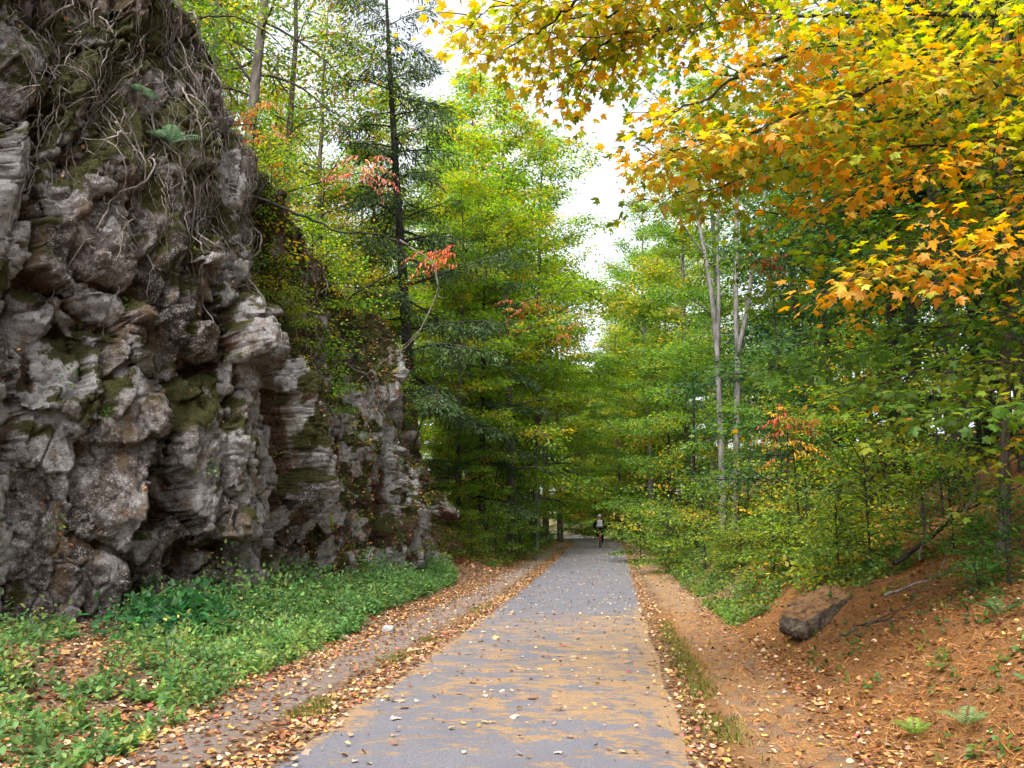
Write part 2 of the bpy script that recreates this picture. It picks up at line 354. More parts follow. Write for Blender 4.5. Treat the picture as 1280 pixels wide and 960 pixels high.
    c = m.mix(m.rng(m.noise(m.n('ShaderNodeMapping', {'Vector': X, 'Scale': (1, 1, .35)}).outputs[0], 2.6, 6, .65), .52, .64, 0, .65), c, (.19, .12, .055))
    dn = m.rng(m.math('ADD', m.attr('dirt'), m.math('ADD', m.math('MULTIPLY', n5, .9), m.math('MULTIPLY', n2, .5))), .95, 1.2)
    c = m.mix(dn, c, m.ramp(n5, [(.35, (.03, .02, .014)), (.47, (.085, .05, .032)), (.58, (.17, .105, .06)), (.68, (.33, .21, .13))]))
    mo = m.rng(m.math('ADD', m.attr('moss'), m.math('MULTIPLY', m.math('SUBTRACT', m.math('ADD', n3, n5), 1.0), 1.6)), .40, .66)
    c = m.mix(mo, c, m.ramp(m.math('ADD', m.math('MULTIPLY', n3, .6), m.math('MULTIPLY', n5, .4)), [(.36, (.03, .03, .008)), (.5, (.058, .056, .014)), (.62, (.12, .118, .028))]))
    m.col(c); m.bump(m.math('ADD', m.math('ADD', m.math('MULTIPLY', n5, 1.6), n3), m.math('MULTIPLY', n4, .4)), 1.0, .07)
    o = mesh_np('cliff', P, [grid_faces(nf+nc, len(ys))[:, ::-1]], m.m, attrs={'moss': moss, 'dirt': dirt, 'blk': blk+.5}, smooth=True)
    tag(o, kind='structure')
    return G, nn, ys, nf

def cliff_dressing(G, nn, ys, nf):
    rng = np.random.default_rng(5); nu, nv = G.shape[:2]
    # hanging roots and dry vines
    w = Wood(); nzs = nn[..., 2]
    def iu(y): return int(np.clip(np.searchsorted(ys, y), 1, nu-2))
    for i in range(850):
        big = rng.random() < .08
        y = rng.uniform(10.6, 15.6) if rng.random() < .78 else rng.uniform(15, 22)
        v = int(nf*rng.uniform(.70, 1.0)) if rng.random() < .75 else nf+rng.integers(0, 22)
        if y > 15.5: v = int(nf*rng.uniform(.72, 1.0))
        L = rng.uniform(.5, 2.4) if not big else rng.uniform(1.5, 3.8); st = .09; n = int(L/st); pts = []
        dy = rng.normal(0, .5); off = rng.uniform(.04, .28); ph = rng.uniform(0, 6)
        loose = rng.random() < .35; cur = None
        for k in range(n):
            u = iu(y); vv = int(np.clip(v, 3, nv-2)); p = G[u, vv]+nn[u, vv]*(off+.05*math.sin(k*.5+ph)); 
            if cur is None: cur = p
            cur = cur*.55+p*.45 if not loose else cur*.78+p*.22
            pts.append(cur.copy())
            dy = dy*.9+rng.normal(0, .14); y += dy*st
            v -= st*(.8+.4*rng.random())/.0235*(1 if vv < nf else .25)
        if len(pts) > 4:
            r0 = float(np.clip(math.exp(rng.normal(-5.25, .5)), .0025, .02)) if not big else rng.uniform(.012, .026)
            w.tube(pts, np.linspace(r0, r0*.35, len(pts)), 4)
    tag(w.build('hanging_roots', TWIG), 'tangle of dry grey roots and vines hanging over the top of the rock cliff', 'roots', kind='stuff')
    # leaves caught on ledges
    lv = Leaves(); flat = np.argwhere(nzs > np.where((ys > 15) & (ys < 32), .12, .42)[:, None]); 
    wt = np.where((ys[flat[:, 0]] > 9), 1., 0.)*np.gradient(ys)[flat[:, 0]]
    wt = wt*(1+3.5*sst(15, 18, ys[flat[:, 0]]))*(1+1.5*(G[flat[:, 0], flat[:, 1], 2] > 7.5)); idx = flat[rng.choice(len(flat), 16000, p=wt/wt.sum())]
    p = G[idx[:, 0], idx[:, 1]]+.02; n = len(p)
    ax = rng.normal(0, 1, (n, 3)); no = nn[idx[:, 0], idx[:, 1]]+rng.normal(0, .45, (n, 3))
    lv.add(p, ax, no, rng.uniform(.035, .085, n), pick(rng, [(*BRN, 4), (.36, .15, .05, 2), (.42, .22, .12, 2), (.5, .2, .1, 1), (.12, .06, .04, 3), (.6, .45, .33, 1)], n), 'curl')
    tag(lv.build('caught_leaves', DEADM), 'brown and orange dead leaves caught on the ledges of the cliff', 'leaves', kind='stuff')
    # moss and grass tufts, small seedlings on the face
    lv = Leaves(); cl = np.argwhere(nzs > .3); wt = np.where(ys[cl[:, 0]] > 9.5, 1., 0.)*np.gradient(ys)[cl[:, 0]]*(1+6*sst(15, 18, ys[cl[:, 0]]))
    idx = cl[rng.choice(len(cl), 1050, p=wt/wt.sum())]
    for a, b in idx:
        p = G[a, b]; k = rng.integers(10, 34); R = rng.uniform(.08, .34)
        d = rng.normal(0, 1, (k, 3))+nn[a, b]*1.1+np.array([0, 0, .3]); d = unit(d)
        pal = [(*GRN, 3), (*YG, 2), (.09, .17, .05, 2), (*BLG, 1)] if rng.random() < .7 else [(*YG, 1), (*YEL, 1), (*ORG, .3)]
        lv.add(p+d*R*rng.random((k, 1)), d+np.array([0, 0, -.4]), rng.normal(0, .5, (k, 3))+np.array([.4, -.2, .8]), rng.uniform(.03, .075, k), pick(rng, pal, k), 'oval')
    tag(lv.build('cliff_seedlings', LEAFM), 'small green seedlings and weeds rooted in the cracks of the cliff', 'weeds', kind='stuff')

# ------------------------------------------------------------------ trees
def limb(rng, w, lv, base, d, L, r, o):
    """one limb with side branches and leaf sprays"""
    m = 8; P = [np.array(base, float)]; d = unit(np.array(d, float)); step = L/(m-1)
    for i in range(m-1):
        d = unit(d+np.array([0, 0, o.get('curve', -.06)])+rng.normal(0, o.get('wob', .09), 3)); P.append(P[-1]+d*step)
    P = np.array(P); branch_along(rng, w, lv, P, r, o)
    for q in range(o.get('sub', 0)):
        s = rng.uniform(.25, .8); i = int(s*(m-1)); t = unit(P[i+1]-P[i]); sd = unit(np.cross(t, [0, 0, 1.])+1e-6)*(1 if q % 2 else -1)
        a = rng.uniform(.45, .95); e = unit(t*math.cos(a)+sd*math.sin(a)+np.array([0, 0, rng.normal(.1, .2)])); l = L*(1-s*.6)*rng.uniform(.4, .65); Q = [P[i]]
        for _ in range(5): e = unit(e+np.array([0, 0, o.get('curve', -.06)])+rng.normal(0, .1, 3)); Q.append(Q[-1]+e*l/5)
        branch_along(rng, w, lv, np.array(Q), r*.5, o)
def branch_along(rng, w, lv, P, r, o):
    m = len(P); seg = np.linalg.norm(np.diff(P, axis=0), axis=1); L = seg.sum(); cum = np.concatenate([[0], np.cumsum(seg)])/L
    if r > 0: w.tube(P, r*(1-cum*.88), o.get('k', 5))
    T = np.gradient(P, axis=0); T = unit(T)
    k = max(3, int(L/o['sec'])); s0 = o.get('s0', .15)
    for j in range(k):
        s = s0+(1-s0)*(j+rng.random())/k
        b = np.array([np.interp(s, cum, P[:, a]) for a in range(3)]); t = np.array([np.interp(s, cum, T[:, a]) for a in range(3)])
        side = np.cross(t, [0, 0, 1.]); side = unit(side+1e-6)*(1 if j % 2 else -1)
        a = rng.uniform(.5, 1.15); dd = unit(t*math.cos(a)+side*math.sin(a)+np.array([0, 0, rng.normal(o.get('lift', .05), .18)]))
        l = (o.get('secl', .42)*L*(1-s)*rng.uniform(.6, 1.2)+o.get('tip', .35)); l = min(l, o.get('maxsec', 2.2))
        q = b+dd*l*np.linspace(0, 1, 4)[:, None]; q[:, 2] += o.get('sag', -.06)*l*np.linspace(0, 1, 4)**2
        if o.get('twigs', 1) and r > 0: w.tube(q, np.linspace(max(.006, r*.28), .003, 4), 3)
        n = max(2, int(o['dens']*l)); u = rng.uniform(.08, 1.05, n)
        pos = np.stack([np.interp(u, np.linspace(0, 1, 4), q[:, x]) for x in range(3)], 1)
        cr = o['clump']; jit = rng.normal(0, 1, (n, 3))*np.array([cr, cr, cr*o.get('flat', .35)])
        pos += jit
        ax = dd[None]*o.get('along', .5)+unit(jit)*.8+np.array([0, 0, o.get('droop', -.25)])
        nor = np.array([0, 0, 1.])+rng.normal(0, o.get('tilt', .42), (n, 3))
        base = pick(rng, o['pal'], 1, .12)[0]
        mixc = rng.random((n, 1)) < o.get('coh', .88)
        col = np.where(mixc, base*np.exp(rng.normal(0, .16, (n, 1))), pick(rng, o['pal'], n, .15))
        lv.add(pos, ax, nor, o['size']*rng.uniform(.55, 1.25, n), col, o['shape'])
def tree(name, seed, H, cb, R, nl, o, bark, loc=(0, 0, 0), r0=.16, lean=(0, 0), prof=None, elev=(.1, .9), leafm=None, wob=.02):
    rng = np.random.default_rng(seed); w = Wood(); lv = Leaves(); root = empty(name, loc)
    n = 16; t = np.linspace(0, 1, n); P = np.zeros((n, 3)); P[:, 2] = H*t-.3*(1-t)
    P[:, :2] = np.cumsum(rng.normal(0, wob*H/n*1.6, (n, 2)), 0)*t[:, None]+np.outer(t, lean)*H
    w.tube(P, r0*(1-t)**.85+.012+.25*r0*np.exp(-t*30), 9)
    prof = prof or (lambda f: math.sin(math.pi*min(1, .18+.82*f))**.7 if f < 1 else .1)
    for i in range(nl):
        f = (i+rng.random())/nl; h = cb+(1-cb)*f**.9; b = [np.interp(h, t, P[:, a]) for a in range(3)]
        az = i*2.39996+rng.normal(0, .35); L = max(.4, R*prof(f)*rng.uniform(.65, 1.2)*(1+.28*math.sin(az*2+seed+h*7))); e = elev[0]+(elev[1]-elev[0])*f+rng.normal(0, .12)
        limb(rng, w, lv, b, (math.cos(az)*math.cos(e), math.sin(az)*math.cos(e), math.sin(e)), L, max(.012, r0*.36*(1-h)+.008), o)
    w.build('trunk', bark, root); lv.build('crown', leafm or LEAFM, root)
    return root
USED = set()
PROTO = {}
def place(kind, px, y, label, cat='tree', scale=1, rz=None, tint=(1, 1, 1), group=None, sink=.1, lean=(0, 0), name=None, x=None, sz=None):
    src = PROTO[kind]; xx = latx(px, y) if x is None else x
    if kind in USED:
        r = src.copy(); COL.objects.link(r)
        for ch in src.children:
            c = ch.copy(); COL.objects.link(c); c.parent = r
    else: r = src; USED.add(kind)
    zz = g(xx, y)
    if 8 < y < 33 and xx < faceX(y)-.3:      # stands on the cliff, not inside it
        row = G[int(np.clip(np.searchsorted(ys, y), 0, len(ys)-1))]; cand = row[int(nf*.5):]; zz = max(zz, float(cand[np.argmin(np.abs(cand[:, 0]-xx)), 2]))
    r.location = (xx, y, zz-sink); r.rotation_euler = (lean[0], lean[1], RNG.uniform(0, 6.28) if rz is None else rz)
    r.scale = (scale, scale, sz or scale)
    for k in ('label', 'category', 'group'):
        if k in r: del r[k]
    tag(r, label, cat, group)
    for c in r.children:
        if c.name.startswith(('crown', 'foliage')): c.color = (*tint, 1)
    return r

def make_protos():
    mp = dict(sec=.5, dens=64, clump=.29, size=.165, shape='rhomb', pal=[(*GRN, 5), (.13, .25, .04, 4), (*YG, 3), (*YEL, .6)], maxsec=1.7, sub=3, curve=-.09, flat=.3, secl=.4, tilt=.38)
    ov = lambda f: (.55+.45*math.sin(math.pi*min(1, .1+.75*f)))*(1-.75*max(0, f-.55)/.45)
    PROTO['maple'] = tree('maple_tree', 11, 22, .16, 5.4, 34, mp, BARK, r0=.22, elev=(.25, 1.15), prof=ov, wob=.03)
    PROTO['maple2'] = tree('maple_tree', 12, 21, .10, 5.2, 36, dict(mp, pal=[(*YG, 5), (.14, .26, .04, 3), (*GRN, 2), (*YEL, 1.6)], size=.175), BARK, r0=.19, elev=(.2, 1.1), prof=ov, wob=.03)
    PROTO['bushy'] = tree('understory_tree', 13, 9, .04, 3.5, 30, dict(mp, size=.13, dens=50, clump=.2, pal=[(*YG, 2.5), (*GRN, 4), (.13, .25, .04, 4), (*YEL, .7)], maxsec=1.3, sec=.38, flat=.22), BARKD, r0=.09, elev=(.25, .95), wob=.03, prof=ov)
    PROTO['dark'] = tree('broadleaf_tree', 14, 13, .05, 4.4, 34, dict(mp, size=.17, dens=40, pal=[(*DGR, 5), (*GRN, 3), (*BLG, 2)]), BARKD, r0=.13, elev=(.2, 1.0), wob=.03, prof=ov)
    PROTO['sparse'] = tree('woodland_tree', 15, 16, .16, 4.2, 24, dict(mp, size=.15, dens=32, clump=.32, pal=[(*YG, 4), (*GRN, 3), (*YEL, 2), (.3, .18, .03, 1)], sub=2), BARK, r0=.15, elev=(.3, 1.1), wob=.03, prof=ov)
    hp = dict(sec=.26, dens=66, clump=.17, size=.18, shape='spray', pal=[(.030, .062, .030, 3), (.048, .092, .042, 3), (.075, .13, .055, 2)], flat=.28, along=.9, droop=-.3, tilt=.3, sag=-.4, curve=-.055, secl=.36, tip=.4, maxsec=1.5, coh=.5, wob=.08, lift=-.1)
    PROTO['hemlock'] = tree('hemlock_tree', 21, 23, .12, 5.2, 62, hp, BARKD, r0=.26, prof=lambda f: (1-f)**.6*.9+.08, elev=(-.05, .45), leafm=NEEDM, wob=.012)
    PROTO['shrub'] = tree('shrub', 31, 1.9, .0, 1.15, 34, dict(sec=.12, dens=46, clump=.12, size=.075, shape='oval', pal=[(*YG, 3), (*GRN, 4), (.13, .25, .04, 3), (*YEL, 1)], maxsec=.5, tip=.15, twigs=1), BARKD, r0=.011, elev=(-.05, 1.1))
    PROTO['shrub2'] = tree('shrub', 32, 2.4, .0, 1.3, 30, dict(sec=.16, dens=40, clump=.14, size=.09, shape='oval', pal=[(*GRN, 4), (*YG, 2), (.09, .17, .05, 2)], maxsec=.6, tip=.2), BARKD, r0=.012, elev=(-.05, 1.1))
    PROTO['sapling'] = tree('sapling', 33, 4.6, .03, 1.4, 28, dict(sec=.2, dens=30, clump=.16, size=.11, shape='oval', pal=[(*YG, 4), (*YEL, 2), (*GRN, 2), (*GOLD, .6)], maxsec=.8, tip=.2), BARKD, r0=.02, elev=(.1, .8))

def overhang_maple():
    """the near golden maple on the right bank: its boughs hang over the path"""
    rng = np.random.default_rng(77); w = Wood(); lv = Leaves()
    base = np.array([8.6, 10.5, g(8.6, 10.5)]); root = empty('golden_maple', base)
    tr = np.array([base+[0, 0, -.3], base+[-.1, 0, 2], base+[-.25, -.2, 4.5], base+[-.5, -.3, 7], base+[-.8, -.2, 9.5], base+[-.9, 0, 13]])-base
    w.tube(tr, [.24, .2, .17, .14, .11, .04], 10)
    go = [(*GOLD, 6), (.56, .26, .03, 2), (*YEL, 4), (.34, .35, .03, 2)]; mixd = [(*GOLD, 2), (*YEL, 2.5), (.32, .36, .035, 4), (.16, .25, .03, 3)]; gr = [(.12, .21, .025, 4), (.22, .28, .03, 3), (*GRN, 2), (*GOLD, .5)]
    yo = [(*YEL, 3), (.46, .32, .03, 3), (.25, .29, .03, 3)]
    o0 = dict(sec=.25, dens=17, clump=.17, size=.100, shape='maple', flat=.45, secl=.38, tip=.3, maxsec=1.1, tilt=.32, along=.45, droop=-.3, lift=.0, sag=-.08, coh=.75, s0=.06)
    B = [  # palette, bough radius, density factor, [(photo x, photo y, distance)]
     (mixd, .05, 1.0, [(1330, 10, 9.6), (1150, 15, 9.3), (960, 22, 8.9), (850, 30, 8.5), (770, 46, 8.2), (690, 48, 8.0)]),
     (mixd, .02, 1.0, [(850, 30, 8.5), (790, 55, 8.6), (735, 92, 8.7)]),
     (yo, .03, .9, [(1000, -60, 8.2), (850, -30, 7.8), (740, -15, 7.5), (640, 5, 7.4), (575, 25, 7.4)]),
     (mixd, .03, .9, [(1150, -70, 8.6), (980, -20, 8.4), (880, 2, 8.2), (800, 8, 8.1), (745, 4, 8.0)]),
     (go, .035, 1.15, [(1330, 80, 9.0), (1210, 72, 8.8), (1150, 85, 8.5), (1070, 50, 8.2), (1000, 62, 7.9), (930, 100, 7.7)]),
     (go, .03, 1.15, [(1150, 85, 8.5), (1080, 110, 8.2), (1010, 140, 7.9), (930, 165, 7.7), (850, 185, 7.6), (800, 200, 7.5)]),
     (mixd, .03, 1.0, [(1300, 120, 9.2), (1180, 125, 8.9), (1080, 160, 8.5), (990, 180, 8.2), (900, 205, 8.0)]),
     (mixd, .025, 1.0, [(1000, 62, 7.9), (940, 85, 7.8), (870, 130, 7.8), (800, 150, 7.8)]),
     (mixd, .03, .95, [(1320, 170, 9.5), (1150, 180, 9.2), (1000, 205, 8.9), (890, 236, 8.6), (800, 247, 8.4)]),
     (mixd, .02, .8, [(1000, 205, 8.9), (930, 215, 9.0), (860, 205, 9.1), (790, 175, 9.2)]),
     (gr, .03, .9, [(1330, -20, 10.5), (1200, 20, 10.3), (1080, 30, 10.0), (980, 60, 9.7)]),
     (gr, .025, .9, [(1320, 40, 11.0), (1230, 110, 10.8), (1130, 110, 10.4), (1010, 120, 10.0), (900, 150, 9.8), (790, 120, 9.6)]),
     (gr, .02, .8, [(1010, 120, 10.0), (920, 90, 10.1), (830, 85, 10.2), (770, 110, 10.2)]),
     (yo, .02, .9, [(850, -30, 7.8), (760, 20, 7.9), (690, 20, 8.0), (620, 45, 8.1), (560, 30, 8.2)]),
     (mixd, .02, .9, [(850, 30, 8.5), (800, 60, 8.5), (750, 70, 8.5), (700, 90, 8.6), (650, 70, 8.7)]),
     (gr, .022, .8, [(1330, 240, 10.8), (1200, 250, 10.6), (1080, 270, 10.3), (960, 265, 10.0), (860, 270, 9.8)]),
     (gr, .022, .75, [(1340, 330, 11.0), (1230, 345, 10.8), (1120, 360, 10.5), (1010, 350, 10.2), (930, 365, 10)]),
     (mixd, .018, .8, [(1120, 360, 10.5), (1060, 320, 10.4), (990, 310, 10.2)]),
     (yo, .018, 1.0, [(740, -15, 7.5), (690, 30, 7.7), (640, 60, 7.9), (600, 85, 8.1)]),
     (mixd, .018, 1.0, [(800, 8, 8.1), (745, 60, 8.4), (715, 110, 8.7), (700, 140, 8.9)]),
     (go, .018, .9, [(1330, 300, 8.3), (1220, 310, 8.1), (1140, 325, 7.9), (1080, 345, 7.7), (1035, 365, 7.6)]),
     (go, .018, .6, [(1300, 225, 8.6), (1200, 200, 8.5), (1110, 230, 8.4), (1030, 255, 8.3)]),
     (gr, .022, .8, [(1340, 150, 10.6), (1250, 165, 10.4), (1170, 190, 10.2), (1100, 215, 10.0), (1040, 220, 9.8)]),
     (gr, .022, .75, [(1330, 440, 9.5), (1240, 455, 9.3), (1150, 465, 9.0), (1080, 480, 8.7), (1030, 510, 8.5)]),
     (gr, .018, .7, [(1330, 500, 8.8), (1230, 505, 8.7), (1150, 520, 8.5), (1090, 545, 8.4)]),
     ([(*GRN, 4), (*YG, 2)], .018, .7, [(1340, 400, 10.2), (1220, 405, 10), (1120, 415, 9.8), (1040, 450, 9.6), (960, 470, 9.4)]),
     ([(*YG, 4), (*YEL, 2), (*GRN, 2)], .014, .5, [(1330, 575, 9.6), (1240, 560, 9.3), (1180, 575, 9.1)]),
    ]
    trunkline = tr
    for pal, r, df, pts in B:
        P = np.array([W(*p) for p in pts])-base
        if pts[0][0] >= 1300:   # joins the trunk
            h = np.clip(P[0, 2]-.35*abs(P[0, 0])*.4, 1.0, 12.5)
            j = np.array([np.interp(h, trunkline[:, 2], trunkline[:, a]) for a in range(3)]); P = np.concatenate([[j], P])
        t = np.linspace(0, 1, len(P)); tt = np.linspace(0, 1, 4*len(P))
        P = np.stack([np.interp(tt, t, P[:, a]) for a in range(3)], 1)
        kk = np.array([.25, .5, .25])
        for _ in range(3): P[1:-1] = .25*P[:-2]+.5*P[1:-1]+.25*P[2:]
        P[1:-1] += rng.normal(0, .025, (len(P)-2, 3))
        branch_along(rng, w, lv, P, r, dict(o0, pal=pal, dens=56*df))
    w.build('trunk', BARKD, root); lv.build('crown', LEAFM, root)
    tag(root, 'big golden maple whose boughs hang over the path at the upper right', 'tree')

def birch_clump():
    base = np.array([latx(912, 30), 30., g(latx(912, 30), 30)-.1]); root = empty('birch_clump', base); lv = Leaves(); rng = np.random.default_rng(3)
    def Q(l): return np.array([W(*p) for p in l])-base
    T = [([(903, 672, 30), (903, 600, 30), (900, 520, 30), (897, 440, 30), (890, 370, 30.2), (882, 320, 30.3), (872, 270, 30.5), (853, 215, 30.7), (838, 150, 31)], .13, .045),
         ([(919, 678, 29.7), (921, 600, 29.7), (921, 520, 29.7), (923, 460, 29.8), (920, 400, 30), (920, 330, 30), (921, 260, 30), (925, 170, 30), (928, 90, 30)], .14, .045),
         ([(897, 440, 30), (899, 380, 30), (897, 320, 30), (898, 250, 29.8), (905, 170, 29.8), (903, 100, 29.8)], .075, .035),
         ([(923, 440, 29.8), (934, 390, 29.6), (940, 340, 29.5), (947, 310, 29.5), (951, 275, 29.5), (960, 215, 29.5)], .09, .04),
         ([(882, 320, 30.3), (862, 295, 30), (848, 270, 29.8), (838, 245, 29.7)], .035, .012),
         ([(947, 310, 29.5), (938, 290, 29.4), (934, 270, 29.3), (930, 240, 29.3)], .03, .012),
         ([(921, 345, 30), (908, 325, 29.8), (900, 305, 29.7)], .025, .01), ([(903, 560, 30), (885, 520, 29.5), (872, 500, 29.3)], .02, .008),
         ([(934, 390, 29.6), (955, 360, 29.2), (975, 345, 29)], .02, .008)]
    for l, a, b in T:
        P = Q(l); t = np.linspace(0, 1, len(P)); tt = np.linspace(0, 1, 3*len(P)); P = np.stack([np.interp(tt, t, P[:, x]) for x in range(3)], 1)
        P[1:-1] = .25*P[:-2]+.5*P[1:-1]+.25*P[2:]
        w = Wood(); w.tube(P, np.linspace(a, b, len(P)), 9); w.build('trunk' if a > .04 else 'branch', BIRCH, root)
    w0 = None; o = dict(sec=.5, dens=9, clump=.25, size=.14, shape='rhomb', pal=[(*YG, 3), (*YEL, 2), (*GRN, 2)], maxsec=1.4, secl=.5)
    for l in ([(838, 150, 31), (820, 120, 31)], [(928, 90, 30), (940, 40, 30)], [(903, 100, 29.8), (890, 50, 29.5)], [(925, 170, 30), (960, 130, 30.5)], [(905, 170, 29.8), (880, 130, 29)], [(921, 600, 29.7), (935, 580, 29)], [(903, 590, 30), (890, 575, 29.2)]):
        P = Q(l); P = P[0]+np.linspace(0, 1, 6)[:, None]*(P[1]-P[0]); w = Wood(); branch_along(rng, w, lv, P, .03, o); w.build('branch', BIRCH, root)
    lv.build('crown', LEAFM, root)
    tag(root, 'clump of tall bare pale grey forked trunks on the right bank', 'tree')

def sumac(px, py, y, label, pal, n=7, span=.55, foot=None):
    """small sumac: thin stem and drooping feather leaves"""
    rng = np.random.default_rng(int(px*7+py)); tip = W(px, py, y)
    bx = tip[0]-.5 if foot is None else foot[0]; by = y+.3 if foot is None else foot[1]
    fz = min(g(bx, by), tip[2]-.4) if foot is None else foot[2]
    base = np.array([bx, by, fz]); root = empty('sumac', base); w = Wood(); lv = Leaves(); T = tip-base
    P = np.array([0*T, T*[.2, .2, .45], T*[.6, .6, .85], T]); w.tube(P, [.03, .024, .016, .008], 5)
    for i in range(n):
        a = rng.uniform(0, 6.28); s = T+rng.normal(0, .22, 3)*[1, 1, .9]; L = span*rng.uniform(.7, 1.2); d = np.array([math.cos(a), .5*math.sin(a)-.2, rng.uniform(-.35, .5)]); d = unit(d)
        m = 11; t = np.linspace(0, 1, m); R = s+d*L*t[:, None]; R[:, 2] -= .55*L*t**2; R += rng.normal(0, .012, R.shape); w.tube(R, .004, 3)
        td = unit(np.gradient(R, axis=0)); sd = unit(np.cross(td, [0, 0, 1.])); base_c = pick(rng, pal, 1, .12)[0]
        for sg in (-1, 1):
            ax = td*.45+sd*sg*.75+np.array([0, 0, -.75]); k = m-1
            lv.add(R[1:], ax[1:]+rng.normal(0, .3, (k, 3)), sd[1:]*sg*.5+np.array([0, 0, 1.]), span*.27*(1-.45*t[1:])*rng.uniform(.6, 1.2, k), base_c*np.exp(rng.normal(0, .28, (k, 1))), 'lance')
    w.build('stem', BARKD, root); lv.build('foliage', LEAFM, root); tag(root, label, 'shrub', 'sumacs with turning leaves')

def fern(loc, label, n=8, L=.5, pal=[(.10, .22, .06, 1)], nor=(0, 0, 1), seed=1):
    rng = np.random.default_rng(seed); root = empty('fern', loc); nor = unit(np.array(nor, float))
    for i in range(n):
        a = i*6.283/n+rng.normal(0, .25); h = unit(np.array([math.cos(a), math.sin(a), 0])+nor*.55); l = L*rng.uniform(.75, 1.15); m = 15; t = np.linspace(.1, 1, m)
        R = h*l*t[:, None]; R[:, 2] += .55*l*t-.6*l*t**2; td = unit(np.gradient(R, axis=0)); sd = unit(np.cross(td, [0, 0, 1.])); up = np.cross(sd, td); lv = Leaves(); bc = pick(rng, pal, 1, .1)[0]
        for sg in (-1, 1):
            lv.add(R, sd*sg+td*.35, up, l*.27*np.sin(math.pi*(.14+.86*t))**.8+.012, bc*np.exp(rng.normal(0, .15, (m, 1))), 'pinna')
        lv.add(R[:1]*0, h[None], up[:1], [l*1.0], bc[None]*.6, 'needle') if False else None
        lv.build('frond', LEAFM, root)
    tag(root, label, 'fern', 'ferns'); return root

